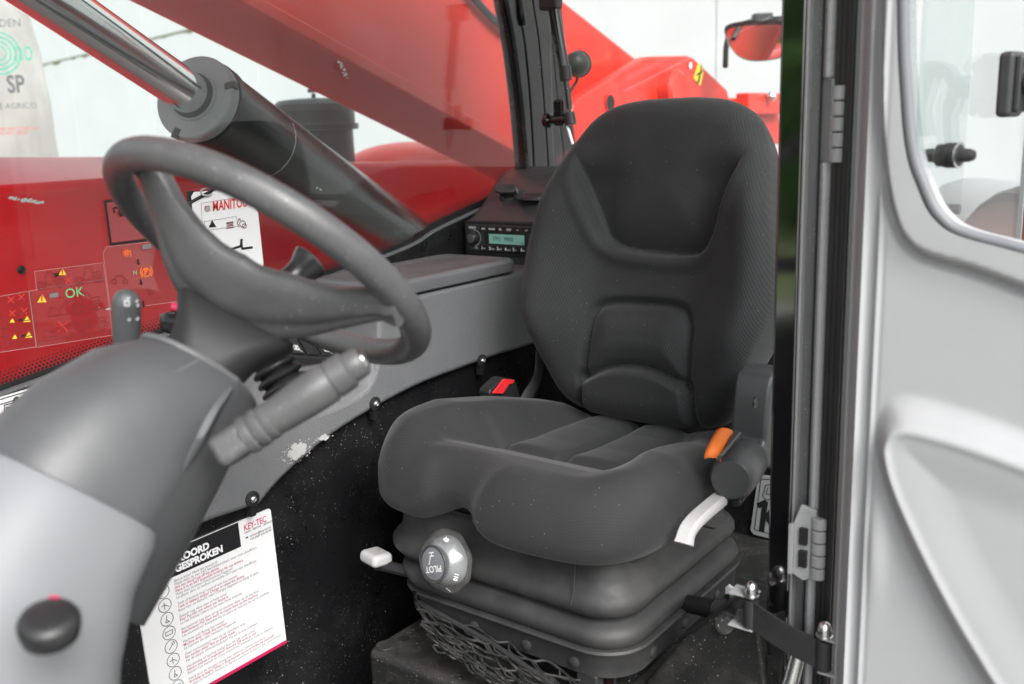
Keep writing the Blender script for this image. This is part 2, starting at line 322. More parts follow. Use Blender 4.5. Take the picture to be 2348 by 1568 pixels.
M = dict(
    fabric=fabric_mat('seat fabric', (0.0185, 0.019, 0.0202), 0.0044, 0.26),
    fabric2=fabric_mat('cushion fabric', (0.0185, 0.019, 0.0202), 0.0044, 0.10),
    rubber=mat('gaiter rubber', (0.026, 0.026, 0.027), 0.62, var=0.25, vscale=14, film=0.45, fscale=11, fcol=(0.075, 0.073, 0.07), rvar=0.1, bump=0.08, bscale=350),
    seal=mat('seal rubber', (0.012, 0.012, 0.013), 0.5, film=0.15, fscale=30, fcol=(0.06, 0.06, 0.06)),
    console=mat('console grey grained plastic', (0.155, 0.158, 0.165), 0.5, var=0.08, vscale=5, film=0.25, fscale=5, fcol=(0.17, 0.165, 0.16), bump=0.35, bscale=260, btype='voronoi'),
    lid=mat('lid grey plastic', (0.118, 0.120, 0.126), 0.42, var=0.06, vscale=7, bump=0.1, bscale=500, rvar=0.08),
    blackpanel=mat('black painted steel', (0.008, 0.008, 0.009), 0.32, coat=0.0, dust=0.35, dscale=360, film=0.14, fscale=7, fcol=(0.10, 0.095, 0.09), rvar=0.12, bump=0.05, bscale=60),
    plinth=mat('dusty black steel plinth', (0.014, 0.014, 0.014), 0.5, dust=0.5, dscale=360, film=0.5, fscale=12, fcol=(0.09, 0.085, 0.078), rvar=0.15, bump=0.25, bscale=240),
    gloss=mat('gloss black paint', (0.006, 0.006, 0.007), 0.10, rvar=0.04, vscale=10),
    gloss2=mat('satin black post', (0.010, 0.011, 0.012), 0.22, dust=0.5, dscale=500, rvar=0.06, film=0.06, fscale=10),
    plastic=mat('black plastic', (0.018, 0.018, 0.019), 0.42, film=0.1, fscale=16, fcol=(0.08, 0.08, 0.08), bump=0.08, bscale=600),
    cover=mat('charcoal plastic cover', (0.040, 0.041, 0.043), 0.42, film=0.25, fscale=14, fcol=(0.10, 0.10, 0.10), bump=0.08, bscale=500, rvar=0.08),
    wheel=mat('steering wheel foam', (0.075, 0.075, 0.078), 0.46, var=0.15, vscale=22, bump=0.15, bscale=650, rvar=0.14, film=0.25, fscale=14, fcol=(0.12, 0.118, 0.115), dust=0.15, dscale=420),
    column=mat('column cowl plastic', (0.064, 0.066, 0.070), 0.48, var=0.08, vscale=7, bump=0.12, bscale=500, rvar=0.1, film=0.2, fscale=9, fcol=(0.13, 0.13, 0.13)),
    binnacle=mat('pale grey binnacle plastic', (0.185, 0.19, 0.20), 0.55, var=0.04, vscale=6, bump=0.04, bscale=500),
    door=mat('pale grey door plastic', (0.345, 0.35, 0.36), 0.6, spec=0.35, var=0.03, vscale=8, bump=0.05, bscale=600, rvar=0.05),
    doormetal=mat('grey painted door steel', (0.34, 0.345, 0.355), 0.3, var=0.05, vscale=14, rvar=0.06),
    hinge=mat('grey hinge steel', (0.30, 0.305, 0.31), 0.38, film=0.2, fscale=30, fcol=(0.12, 0.12, 0.12), bump=0.1, bscale=200),
    channel=mat('dark grey channel', (0.10, 0.102, 0.105), 0.4, film=0.2, fscale=25, fcol=(0.05, 0.05, 0.05), dust=0.6, dscale=600),
    red=mat('red machine paint', (0.60, 0.028, 0.016), 0.38, coat=0.08, var=0.05, vscale=3, film=0.05, fscale=6, fcol=(0.4, 0.2, 0.18)),
    hood=mat('dark red bonnet paint', (0.68, 0.012, 0.018), 0.32, coat=0.3, var=0.06, vscale=3),
    chrome=mat('chrome rod', (0.78, 0.80, 0.80), 0.12, metal=1.0, stretch=None, rvar=0.03),
    steel=mat('bright steel', (0.62, 0.62, 0.62), 0.28, metal=1.0, rvar=0.1),
    barrel=mat('dark cylinder paint', (0.006, 0.012, 0.012), 0.22, coat=0.0, spec=0.28, rvar=0.05),
    glandm=mat('gland steel', (0.29, 0.30, 0.31), 0.5, metal=0.1, film=0.3, fscale=20, fcol=(0.15, 0.14, 0.13)),
    wallm=mat('white wall panel', (0.80, 0.81, 0.81), 0.8, var=0.03, vscale=1.2, film=0.06, fscale=2, fcol=(0.6, 0.62, 0.6)),
    moss=mat('mossy joint', (0.17, 0.19, 0.10), 0.9, var=0.25, vscale=12),
    groundm=mat('concrete yard', (0.30, 0.29, 0.275), 0.85, var=0.15, vscale=1.5, bump=0.2, bscale=40),
    white=mat('white plastic sheet', (0.82, 0.82, 0.83), 0.3, var=0.015, vscale=5),
    paper=mat('white label', (0.80, 0.80, 0.80), 0.35),
    ink=mat('black print', (0.012, 0.012, 0.014), 0.5),
    filmedge=mat('sticker edge', (0.42, 0.22, 0.22), 0.6),
    drawing=mat('faint brown print', (0.16, 0.02, 0.025), 0.6),
    greyink=mat('grey print', (0.20, 0.20, 0.21), 0.5),
    redink=mat('red print', (0.62, 0.045, 0.035), 0.5),
    crimson=mat('crimson print', (0.55, 0.015, 0.09), 0.5),
    crimsontext=mat('crimson small print', (0.55, 0.12, 0.20), 0.5),
    greytext=mat('grey small print', (0.30, 0.30, 0.31), 0.5),
    greenink=mat('green print', (0.10, 0.60, 0.25), 0.5),
    orangeink=mat('orange print', (0.85, 0.17, 0.03), 0.5),
    yellow=mat('yellow print', (0.85, 0.66, 0.05), 0.45),
    tealink=mat('teal print', (0.10, 0.42, 0.30), 0.8),
    greyletters=mat('faded grey print', (0.13, 0.13, 0.135), 0.8),
    levergrey=mat('light grey lever plastic', (0.46, 0.455, 0.45), 0.4, bump=0.04, bscale=700),
    beltred=mat('red button plastic', (0.75, 0.03, 0.03), 0.35),
    orange=mat('orange webbing', (0.60, 0.13, 0.012), 0.7, bump=0.3, bscale=900),
    clear=mat('clear knob plastic', (0.9, 0.91, 0.92), 0.08, trans=0.9, spec=0.5),
    core=mat('silvery dial core', (0.36, 0.37, 0.38), 0.3, metal=0.5),
    dial=mat('grey dial face', (0.16, 0.165, 0.18), 0.4),
    lcd=mat('green lcd', (0.20, 0.42, 0.36), 0.25, emit=(0.22, 0.5, 0.42), estr=0.05),
    lcdink=mat('lcd digits', (0.02, 0.05, 0.05), 0.4),
    radio=mat('radio face', (0.035, 0.036, 0.038), 0.38),
    key=mat('radio keys', (0.014, 0.014, 0.015), 0.4),
    bag=mat('woven bag', (0.66, 0.64, 0.61), 0.8, var=0.1, vscale=6, film=0.35, fscale=5, fcol=(0.45, 0.38, 0.32), bump=0.3, bscale=14),
    net=mat('black cord', (0.011, 0.011, 0.011), 0.6, var=0.4, vscale=80, film=0.12, fscale=40),
    strap=mat('black strap webbing', (0.016, 0.016, 0.017), 0.65, bump=0.5, bscale=700, film=0.25, fscale=30, fcol=(0.07, 0.07, 0.07)),
    mudguard=mat('grey mudguard plastic', (0.33, 0.335, 0.34), 0.5),
    brown=mat('rust brown paint', (0.10, 0.028, 0.018), 0.5),
    postgloss=mat('deep gloss black post', (0.005, 0.005, 0.006), 0.09, spec=1.0, rvar=0.03, vscale=10, ior=1.9),
    hedge=mat('hedge leaves', (0.13, 0.30, 0.05), 0.6, var=0.5, vscale=3),
    grass=mat('grass verge', (0.14, 0.19, 0.07), 0.8, var=0.3, vscale=2),
    silverlabel=mat('silver label', (0.40, 0.42, 0.42), 0.4, metal=0.3),
    grip=mat('joystick black', (0.014, 0.014, 0.015), 0.3),
    mirror=mat('mirror glass', (0.85, 0.87, 0.88), 0.02, metal=1.0),
    white2=mat('white icon print', (0.8, 0.8, 0.8), 0.4),
    scuff=mat('pale paint scuff', (0.36, 0.42, 0.40), 0.8),
    splash=mat('dried white paint', (0.46, 0.455, 0.44), 0.7, bump=0.3, bscale=200),
    greenplastic=mat('green plug', (0.12, 0.30, 0.05), 0.4),
    clearthin=glass_mat('clear dial plastic', (0.93, 0.94, 0.95), 1.0, 0.0, 700, 0.16),
    hubblack=mat('hub shroud plastic', (0.010, 0.010, 0.011), 0.6),
    glass=glass_mat('side glass', (0.87, 0.905, 0.90), 0.75, 0.03, 900, 0.010),
    glass2=glass_mat('rear glass', (0.95, 0.97, 0.97), 1.0, 0.02, 700, 0.02),
    glass3=glass_mat('door glass', (0.90, 0.94, 0.94), 1.0, 0.01, 700, 0.03),
    film=glass_mat('clear sticker film', (0.96, 0.96, 0.96), 1.0, 0.01, 700, 0.03),
)
# ------------------------------------------------------------------ setting
GZ = -0.78
struct(part('ground', [(-300, -300, GZ), (300, -300, GZ), (300, 300, GZ), (-300, 300, GZ)], [[0, 1, 2, 3]], M['groundm'], smooth=0), 'pale concrete yard around the machine')
struct(part('grass_verge', *bb(-60, 60, 7.0, 40, GZ, GZ + 0.02), M['grass'], smooth=0), 'grass verge beyond the yard')
struct(part('grass_field', *bb(5.5, 26, -28, -4, GZ, GZ + 0.015), M['grass'], smooth=0), 'grass field ahead of the machine')
# white panel wall behind the machine, running across the back
WN = unit((0.98, -0.19, 0)); WT = unit((-0.19, -0.98, 0)); WD = -6.2
wall = thing('building_wall', 'white panel wall of a building standing behind the machine', 'building', (WN * WD)[:3] + V3(0, 0, GZ))
wc = WN * WD
pz = [GZ, 2.62, 4.6, 6.6]
for k in range(3):
    for j in range(-2, 9):
        s0, s1 = j * 3.6 + 0.97, (j + 1) * 3.6 + 0.97
        z0, z1 = pz[k] + 0.008, pz[k + 1] - 0.008
        c = wc + WT * ((s0 + s1) / 2) - WN * 0.06 + V3(0, 0, (z0 + z1) / 2)
        part('wall_panel', *boxg(c, (s1 - s0 - 0.016, 0.12, z1 - z0), WT, WN, (0, 0, 1)), M['wallm'], wall, smooth=0)
part('wall_core', *boxg(wc + WT * 11 - WN * 0.14 + V3(0, 0, 2.9), (42, 0.1, 7.4), WT, WN, (0, 0, 1)), M['moss'], wall, smooth=0)
for z in pz[1:3]:
    rr = random.Random(int(z * 100)); pts = []; n = 260
    V, F = [], []
    for i in range(n + 1):
        s = -6 + 36 * i / n; h = 0.02 + 0.05 * rr.random() * (1 if rr.random() > 0.45 else 0.2)
        V += [wc + WT * s + WN * 0.002 + V3(0, 0, z + 0.006), wc + WT * s + WN * 0.002 + V3(0, 0, z - h)]
    F = [[2 * i, 2 * i + 1, 2 * i + 3, 2 * i + 2] for i in range(n)]
    part('moss_line', V, F, M['moss'], wall, smooth=0)

# printed bulk bags behind the bonnet
def bulk_bag(pos, yaw, wd, ht, label, sag):
    t = thing('bulk_bag', label, 'bag', pos, 'bulk bags stacked behind the bonnet')
    ex = V3(math.cos(yaw), math.sin(yaw), 0); ey = V3(-math.sin(yaw), math.cos(yaw), 0); c0 = np.array(pos, float)
    rings = []
    for k in range(15):
        z = ht * k / 14; tt = k / 14
        hw = wd / 2 * (1.04 + sag * math.sin(math.pi * tt) - 0.09 * tt ** 3)
        r = []
        for i, p in enumerate(rrect((0, 0, 0), (1, 0, 0), (0, 1, 0), hw, hw, 0.13)):
            f = 1 + 0.012 * math.sin(i * 2.3 + k * 1.1)
            r.append(c0 + ex * p[0] * f + ey * p[1] * f + V3(0, 0, z))
        rings.append(r)
    part('bag_body', *loftg(rings), M['bag'], t, smooth=60)
    for sx in (-1, 1):
        for sy in (-1, 1):
            b0 = c0 + ex * sx * wd * 0.4 + ey * sy * wd * 0.42 + V3(0, 0, ht * 0.97)
            part('lifting_loop', *tubeg(catmull([b0, b0 + V3(0, 0, 0.12) + ex * 0.03 * sx, b0 + V3(0, 0, 0.15) - ex * 0.05 * sx, b0 - ex * 0.13 * sx], 5), 0.018, 8, flat=0.3), M['bag'], t)
    return t, c0, ex, ey
BP = at(28, 345, 4.9)
byaw = math.radians(52)
bex = V3(math.cos(byaw), math.sin(byaw), 0); bey = V3(-math.sin(byaw), math.cos(byaw), 0)
bpos = BP + bey * 0 ; bpos[2] = 0.38
# the face with the print looks at the open door; put its corner where the photo has it
RTH = unit((RT[0], RT[1], 0)); FWH = unit((FW[0], FW[1], 0))
byaw = math.atan2(RTH[1], RTH[0]) + math.radians(6)
bex = V3(math.cos(byaw), math.sin(byaw), 0); bey = V3(-math.sin(byaw), math.cos(byaw), 0)
edge = at(84, 250, 4.6); bpos = edge - bex * 0.76 + bey * 0.5; bpos[2] = 0.28
tb, c0, ex, ey = bulk_bag(tuple(bpos), byaw, 0.98, 1.62, 'tall pale woven bag with green ring print behind the red bonnet', 0.03)
bulk_bag((bpos[0], bpos[1], GZ), byaw, 1.02, 1.06, 'full pale woven bag carrying the printed bag on top', 0.06)
fo = -ey * 0.523
def bagpt(u, v):
    n = ey; p = on(u, v, n, n @ (c0 + fo)); return p
for r_, wd in ((0.031, 0.007), (0.052, 0.008), (0.073, 0.009), (0.094, 0.008)):
    V, F = linesg([circ(0, 0, r_, 30)], wd, bagpt(-2, 122), ex, V3(0, 0, 1)); part('ring_print', V, F, M['tealink'], tb, smooth=0)
text('no', bagpt(34, 140), ex, (0, 0, 1), 0.150, M['tealink'], tb, sx=0.55)
text('SP', bagpt(18, 212), ex, (0, 0, 1), 0.112, M['greyletters'], tb, bold=0.003, sx=0.75)
text('E AGRICO', bagpt(-2, 250), ex, (0, 0, 1), 0.038, M['greyletters'], tb)
text('DEN', bagpt(-2, 62), ex, (0, 0, 1), 0.05, M['greyletters'], tb)
text('KEEP DRY STORE FLAT\nDO NOT DROP', bagpt(-8, 300), ex, (0, 0, 1), 0.02, M['redink'], tb)

# leaf clumps out of view; the rows ahead are mirrored in the gloss post
def hedge(name, label, x0, x1, y0, y1, hgt, n, seed):
    rr = random.Random(seed); V, F = [], []
    for i in range(n):
        c = V3(rr.uniform(x0, x1), rr.uniform(y0, y1), GZ + hgt * rr.random() ** 0.7)
        c[2] *= 0.9 + 0.15 * math.sin(c[0] * 1.3)
        a = unit([rr.gauss(0, 1) for _ in range(3)]); b, d = frame(a); s = rr.uniform(0.16, 0.34); k = len(V)
        V += [c + b * s, c + d * s * 0.55, c - b * s, c - d * s * 0.55]; F.append([k, k + 1, k + 2, k + 3])
    o = part(name, V, F, M['hedge'], smooth=0); tag(o, label, 'hedge'); o['kind'] = 'stuff'
    return o
hedge('sky_screen_shrubs', 'added unseen row of green shrubs screening off the low sky', -26, 12, 8.5, 11.5, 3.6, 16000, 3)  # unseen row added to block low sky and darken reflections on the door side
hedge('hedge', 'dense green hedge ahead of the machine beyond the yard', 10.5, 13.5, -18, -5, 2.9, 13000, 5)
hedge('distant_trees', 'tall dark trees behind the hedge ahead of the machine', 16, 21, -26, -4, 8.5, 20000, 6)

# ------------------------------------------------------------------ machine outside the cab
HY = -2.45
hood = thing('engine_bonnet', 'red engine bonnet with a rounded shoulder beside the cab', 'bonnet', (-1.6, HY, 0))
zs = ony(0, 428, HY)[2]; zs2 = ony(240, 412, HY)[2]
prof = [(HY + a_, b_) for a_, b_ in [(0.02, -0.4), (0.0, -0.3), (0.0, zs - 0.03), (-0.004, zs - 0.012), (-0.014, zs), (-0.22, zs + 0.062), (-0.26, zs + 0.068), (-0.8, zs + 0.055), (-0.9, zs + 0.01), (-0.93, -0.4)]]
def hsec(x, dz, flat):
    return [V3(x, y, (z + dz) if z < zs + 0.001 else zs + dz + (z - zs) * (1 - flat)) for y, z in prof]
part('bonnet_shell', *loftg([hsec(-0.1, 0.002, 0), hsec(-1.2, 0.004, 0), hsec(-1.6, 0.006, 0.25), hsec(-1.85, 0.006, 0.8), hsec(-2.4, 0.0, 1), hsec(-3.6, -0.03, 1)]), M['hood'], hood, smooth=30)
d0 = ony(935, 362, HY - 0.3)
part('fender_dome', *loftg([[V3(d0[0] + 0.24 * math.cos(a) * s, HY - 0.3 + 0.26 * math.sin(a) * s, d0[2] - 0.02 + 0.085 * math.sqrt(max(0, 1 - s * s))) for a in np.linspace(0, 2 * math.pi, 28, endpoint=False)] for s in (1, 0.97, 0.88, 0.7, 0.45, 0.2, 0.03)]), M['red'], hood, smooth=60)
for (u, v, r_) in ((48, 618, 0.010), (590, 330, 0.008)):
    p = ony(u, v, HY + 0.004); part('bonnet_screw', *latheg(p, (0, 1, 0), [(r_, 0), (r_ * 1.1, 0.002), (r_ * 0.6, 0.005), (0, 0.005)], 14), M['ink'], hood)

# air filter canister
cy = -2.75; cb = ony(722, 266, cy)
af = thing('air_filter', 'black air filter canister with a domed cap behind the lift cylinder', 'air filter', (cb[0], cy, zs))
rC = (ony(800, 255, cy)[0] - ony(640, 255, cy)[0]); rC = abs(rC) / 2 * 0.86
zc = cb[2]
part('filter_body', *latheg((cb[0], cy, 0), (0, 0, 1), [(rC * 0.93, zs), (rC * 0.93, zc - 0.052), (rC * 1.08, zc - 0.05), (rC * 1.08, zc - 0.03), (rC, zc - 0.028), (rC, zc + 0.02)], 40), M['plastic'], af)
part('filter_cap', *latheg((cb[0], cy, 0), (0, 0, 1), [(rC * 1.01, zc + 0.0202), (rC * 1.01, zc + 0.04), (rC * 0.9, zc + 0.055), (rC * 0.5, zc + 0.062), (0.02, zc + 0.064), (0, zc + 0.064)], 40), M['cover'], af)
part('filter_wing_nut', *join(latheg((cb[0], cy, 0), (0, 0, 1), [(0.008, zc + 0.0642), (0.008, zc + 0.08), (0, 0.08 + zc)], 10), boxg((cb[0], cy, zc + 0.09), (0.04, 0.012, 0.014), unit((1, -0.4, 0)), unit((0.4, 1, 0)))), M['plastic'], af, bevel=0.002)

# hydraulic lift cylinder
CYY = -1.70
r0, h0 = ony(118, 0, -1.60), ony(444, 221, -1.735)
ax = unit(h0 - r0); g0 = h0
cyl = thing('hydraulic_cylinder', 'thick lift cylinder with chrome rod slanting past the side window', 'hydraulic cylinder', tuple(h0))
dep = (h0 - CAM) @ FW
rb = 101 / FPX * dep; rr_ = 48 / FPX * dep
part('rod', *tubeg([g0 - ax * 1.25, g0 + ax * 0.03], rr_, 64), M['chrome'], cyl, smooth=60)
part('gland', *latheg(g0, ax, [(rr_ * 1.04, -0.004), (rr_ * 1.22, -0.003), (rr_ * 1.24, 0.0), (rb * 0.955, 0.0), (rb * 0.985, 0.004), (rb * 0.985, 0.026), (rb * 0.955, 0.027), (rb * 0.955, 0.03)], 72), M['glandm'], cyl, smooth=30)
part('gland_collar', *latheg(g0, ax, [(rb * 1.0, 0.0305), (rb * 1.01, 0.032), (rb * 1.01, 0.056), (rb * 0.975, 0.058)], 72), M['barrel'], cyl, smooth=30)
part('barrel', *latheg(g0, ax, [(rb * 0.965, 0.0585), (rb * 0.965, 1.7), (rb * 0.9, 1.72)], 72), M['barrel'], cyl, smooth=30)
part('wiper_seal', *latheg(g0, ax, [(rr_ * 1.005, -0.012), (rr_ * 1.09, -0.012), (rr_ * 1.10, -0.0045), (rr_ * 1.005, -0.0045)], 48), M['seal'], cyl, smooth=30)
part('weld_seam', *latheg(g0 + ax * 0.27, ax, [(rb * 0.9645, -0.0015), (rb * 0.969, 0), (rb * 0.9645, 0.0015)], 72), M['steel'], cyl)
a_, b_ = frame(ax)
for sgn, an in ((1, 0.4), (1, 2.9), (1, 5.1)):
    d = math.cos(an) * a_ + math.sin(an) * b_
    part('spanner_slot', *boxg(g0 + d * rb * 0.93 + ax * 0.006, (0.014, 0.022, 0.016), np.cross(ax, d), d, ax), M['ink'], cyl, smooth=0)

# boom
BY, BF = -1.90, -2.20
lo = [ony(300, 0, BF), ony(1000, 345, BF)]
lo = [V3(p[0], BY, p[2]) for p in lo]
bd = unit(lo[1] - lo[0]); bn = V3(-bd[2], 0, bd[0]) if bd[0] > 0 else V3(bd[2], 0, -bd[0])
bn = unit(bn); bn = bn if bn[2] > 0 else -bn
up1, up2 = ony(1295, 0, BY), ony(1462, 133, BY)
boom = thing('telescopic_boom', 'broad red telescopic boom raised above the lift cylinder', 'boom', tuple(lo[1]))
f0 = lo[0] - bd * 1.6; f1 = lo[1] + bd * 0.95
hgt = 0.60
uA = up1 + unit(up1 - up2) * 2.4
poly = [f0, lo[0], lo[1], f1, f1 + bn * 0.1 + bd * 0.2, up2 + unit(up2 - up1) * 0.25, up1, uA]
poly = [V3(p[0], BY, p[2]) for p in poly]
part('boom_section', *prismg(poly, (0, BF - BY, 0)), M['red'], boom, smooth=20, bevel=0.022, seg=4)
part('lower_flange', *prismg([V3(p[0], BY + 0.012, p[2]) for p in (lo[0] - bd * 1.6, f1, f1 + bn * 0.035, lo[0] - bd * 1.6 + bn * 0.035)], (0, BF - BY - 0.024, 0)), M['red'], boom, smooth=20, bevel=0.006)
# dark tube slanting across the boom side
part('boom_dark_tube', *tubeg(catmull([ony(1060, -40, BY + 0.02), ony(1105, 18, BY + 0.02), ony(1150, 62, BY + 0.02), ony(1230, 135, BY + 0.02)], 6), 0.012, 10), M['seal'], boom)

# pivot plate behind the rear window
PY = -1.74
plate = thing('pivot_bracket', 'red steel pivot plate with round holes behind the seat', 'bracket', tuple(ony(1500, 250, PY)))
pp = [(1318, 330), (1310, 290), (1309, 262), (1313, 240), (1325, 226), (1462, 143), (1478, 132), (1492, 129), (1578, 127), (1590, 131), (1668, 205), (1672, 224), (1780, 224), (1800, 330)]
pl = [ony(u, v, PY) for u, v in pp]
part('pivot_plate', *prismg(pl, (0, -0.05, 0)), M['red'], plate, smooth=20, bevel=0.012, seg=3)
for (u, v, r_) in ((1398, 236, 19), (1582, 150, 8.5)):
    p = ony(u, v, PY + 0.002); rad = r_ / FPX * ((p - CAM) @ FW)
    part('pin_hole', *latheg(p, (0, 1, 0), [(rad, -0.001), (rad * 1.04, 0.0025), (rad * 0.94, 0.0025), (rad * 0.9, -0.03), (0, -0.03)], 28), M['red'], plate)
    part('hole_core', *latheg(p, (0, 1, 0), [(rad * 0.92, 0.001), (0, 0.0012)], 24), M['wallm'] if r_ < 10 else M['ink'], plate)
p0 = ony(1528, 208, PY)
part('boss', *latheg(p0 + V3(0, 0.0, 0), (0, 1, 0), [(0.075, 0), (0.075, 0.045), (0.06, 0.055), (0.03, 0.05), (0, 0.05)], 28), M['red'], plate)
pa = ony(1745, 222, PY + 0.02)
part('cross_bar', *boxg(pa + V3(-0.0, 0, -0.03), (0.40, 0.06, 0.09)), M['red'], plate, bevel=0.008)
part('grease_nipple', *latheg(ony(1762, 222, PY + 0.06), (0, 1, 0), [(0.02, 0), (0.02, 0.02), (0.012, 0.03), (0, 0.03)], 14), M['steel'], plate)
wl = [ony(u, v, PY + 0.003) for u, v in ((1601, 141), (1613, 165), (1605, 197), (1590, 178))]
stk = part('warning_sticker', *([p for p in wl], [[0, 1, 2, 3]]), M['yellow'], smooth=0)
tag(stk, 'yellow diamond sticker with a black mark on the red pivot plate', 'sticker')
part('printed_mark', *linesg([[(0.0, -0.03), (0.012, 0.0), (0.02, 0.035)], [(-0.02, -0.004), (0.03, 0.012)], [(0.01, 0.0), (-0.01, -0.03)]], 0.007, ony(1602, 170, PY + 0.005), (-1, 0, 0), (0, 0, 1)), M['ink'], stk, smooth=0)

# round work lamp
lp = onx(1322, 147, -2.35); ldp = (lp - CAM) @ FW; lr = 29 / FPX * ldp
lamp = thing('work_lamp', 'round black work lamp beside the rear window post', 'lamp', tuple(lp))
part('lamp_housing', *latheg(lp, unit((-0.75, -0.2, 0.05)), [(0, -lr * 1.25), (lr * 0.5, -lr * 1.12), (lr * 0.86, -lr * 0.7), (lr * 1.0, -lr * 0.1), (lr * 0.98, lr * 0.4), (lr * 1.05, lr * 0.42), (lr * 1.05, lr * 0.6), (lr * 0.9, lr * 0.62), (0, lr * 0.55)], 36), M['plastic'], lamp, smooth=50)
part('lamp_cable', *tubeg(catmull([lp + V3(0, 0, -lr * 0.9), onx(1322, 186, -2.35), onx(1310, 205, -2.33), onx(1296, 240, -2.3)], 6), 0.004, 8), M['seal'], lamp)
part('lamp_bracket', *tubeg([lp + V3(0.0, 0, 0), onx(1288, 150, -2.32)], 0.012, 10), M['plastic'], lamp)

# mirror on a bent arm
mp_ = at(1722, 92, 3.5); md = 3.5 / FPX
mir = thing('rear_view_mirror', 'black rear view mirror on a bent tube arm beyond the rear window', 'mirror', tuple(mp_))
mz = unit(CAM - mp_ + V3(-0.9, -1.3, 1.05)); mxa = unit(np.cross((0, 0, 1), mz)); mya = np.cross(mz, mxa)
tocam = unit(CAM - mp_); cxa = unit(np.cross((0, 0, 1), tocam)); cya = np.cross(tocam, cxa)
mnn = unit(unit(V3(-2.2, -1.95, 1.22) - mp_) - unit(mp_ - CAM))
def mpt(u, v, off=0): return on(u, v, mnn, mnn @ mp_) - mnn * off
outl = [(1660, 66), (1672, 55), (1700, 49), (1745, 47), (1783, 45), (1800, 52), (1804, 80), (1800, 118), (1785, 133), (1750, 140), (1715, 139), (1690, 128), (1672, 108), (1664, 88)]
oc = catmull([(u, v, 0) for u, v in outl], 4, True)
face = [mpt(p[0], p[1], 0.0) for p in oc]
rim_in = [mpt(1732 + (p[0] - 1732) * 0.93, 96 + (p[1] - 96) * 0.86 + 4, 0.004) for p in oc]
back = [mpt(1732 + (p[0] - 1732) * 0.9, 93 + (p[1] - 93) * 0.85, 0.07) for p in oc]
part('mirror_housing', *join(loftg([rim_in, face, [mpt(p[0], p[1], 0.03) for p in oc], back], cap=False), (back, [list(range(len(back)))])), M['plastic'], mir, smooth=50)
mg = part('mirror_glass', rim_in, [list(range(len(rim_in)))], M['mirror'], mir, smooth=0)
part('mirror_arm', *tubeg(catmull([mpt(1614, 160, 0.2), mpt(1628, 110, 0.15), mpt(1645, 75, 0.12), mpt(1668, 62, 0.09), mpt(1720, 48, 0.08), mpt(1800, 44, 0.1)], 8), 0.011, 10), M['plastic'], mir)
part('mirror_clamp', *boxg(mpt(1735, 43, 0.05), (0.07, 0.05, 0.035), RTH, FWH), M['plastic'], mir, bevel=0.006)
# ------------------------------------------------------------------ cab shell
WY = -1.45      # plane of the side glass
PNL = -1.238    # inner black side panel
CFY = -1.215    # console face
cab = thing('machine_cab', 'black steel cab shell with posts, side panel and roof around the seat', 'cab', (-1.0, -0.9, 0))
part('cab_floor', *bb(-1.95, 0.05, -1.47, -0.36, -0.06, 0.0), M['plinth'], cab, smooth=0)
part('cab_roof', *bb(-2.05, 0.15, -1.52, -0.34, 1.74, 1.82), M['plastic'], cab, smooth=0, bevel=0.02)
part('front_panel', *bb(0.10, 0.14, -1.47, -0.40, 0.0, 0.66), M['blackpanel'], cab, smooth=0)
part('side_panel', *prismg([V3(a, PNL, b) for a, b in ((0.10, 0.001), (0.10, 0.55), (-1.1, 0.583), (-1.2, 0.60), (-1.80, 0.68), (-1.80, 0.001))], (0, -0.12, 0)), M['blackpanel'], cab, smooth=0)
part('rear_panel', *bb(-1.86, -1.80, -1.44, -0.40, 0.002, 0.86), M['blackpanel'], cab, smooth=0)
# lower edge of the side glass
low = [V3(-0.20, WY, 0.628), ony(0, 898, WY), ony(870, 588, WY), ony(1000, 522, WY), ony(1140, 457, WY), ony(1185, 432, WY)]
lowc = catmull(low, 8)
pil = [ony(1205, 398, WY), ony(1207, 350, WY), ony(1200, 262, WY), ony(1190, 172, WY), ony(1177, 85, WY), ony(1160, 0, WY), ony(1146, -90, WY)]
top_ = pil[-1].copy(); top_[2] = 1.735
pil[-1] = top_
edge = lowc[:-1] + catmull([lowc[-1]] + pil, 6)
sillp = [p + V3(0, 0, -0.004) for p in lowc] + [V3(lowc[-1][0] - 0.12, WY, lowc[-1][2] + 0.01), V3(lowc[-1][0] - 0.12, WY, 0.5), V3(-0.20, WY, 0.5)]
part('window_sill', *prismg([V3(p[0], WY + 0.012, p[2]) for p in sillp], (0, -0.05, 0)), M['blackpanel'], cab, smooth=20)
# rear post: three bent steel profiles seen side by side
def px_strip(name, us, mat_, y0, y1, bev=0.003):
    """us: list of (u_left, u_right, v) on the plane y0 -> an upright bent bar reaching back to y1"""
    L = catmull([ony(a, v, y0) for a, b, v in us], 5); R_ = catmull([ony(b, v, y0) for a, b, v in us], 5)
    rings = [[l, r, V3(r[0], y1, r[2]), V3(l[0], y1, l[2])] for l, r in zip(L, R_)]
    part(name, *loftg(rings), mat_, cab, smooth=25, bevel=bev)
vs = (-420, -150, 0, 85, 172, 262, 350, 402)
e0 = [1100, 1136, 1162, 1178, 1190, 1200, 1207, 1210]
e1 = [1128, 1160, 1184, 1200, 1210, 1217, 1222, 1224]
e2 = [1180, 1206, 1222, 1235, 1243, 1250, 1256, 1259]
e3 = [1225, 1245, 1256, 1266, 1273, 1282, 1292, 1298]
px_strip('rear_post_edge', list(zip(e0, e1, vs)), M['gloss2'], WY + 0.014, WY - 0.03, 0.006)
px_strip('rear_post', list(zip(e1, e2, vs)), M['gloss'], WY + 0.004, WY - 0.05, 0.008)
px_strip('rear_post_flange', list(zip(e2, e3, vs)), M['gloss2'], WY - 0.012, WY - 0.06, 0.004)
px_strip('rear_post_return', list(zip(e3, [b + 30 for b in e3], vs)), M['gloss'], WY - 0.03, WY - 0.07, 0.004)
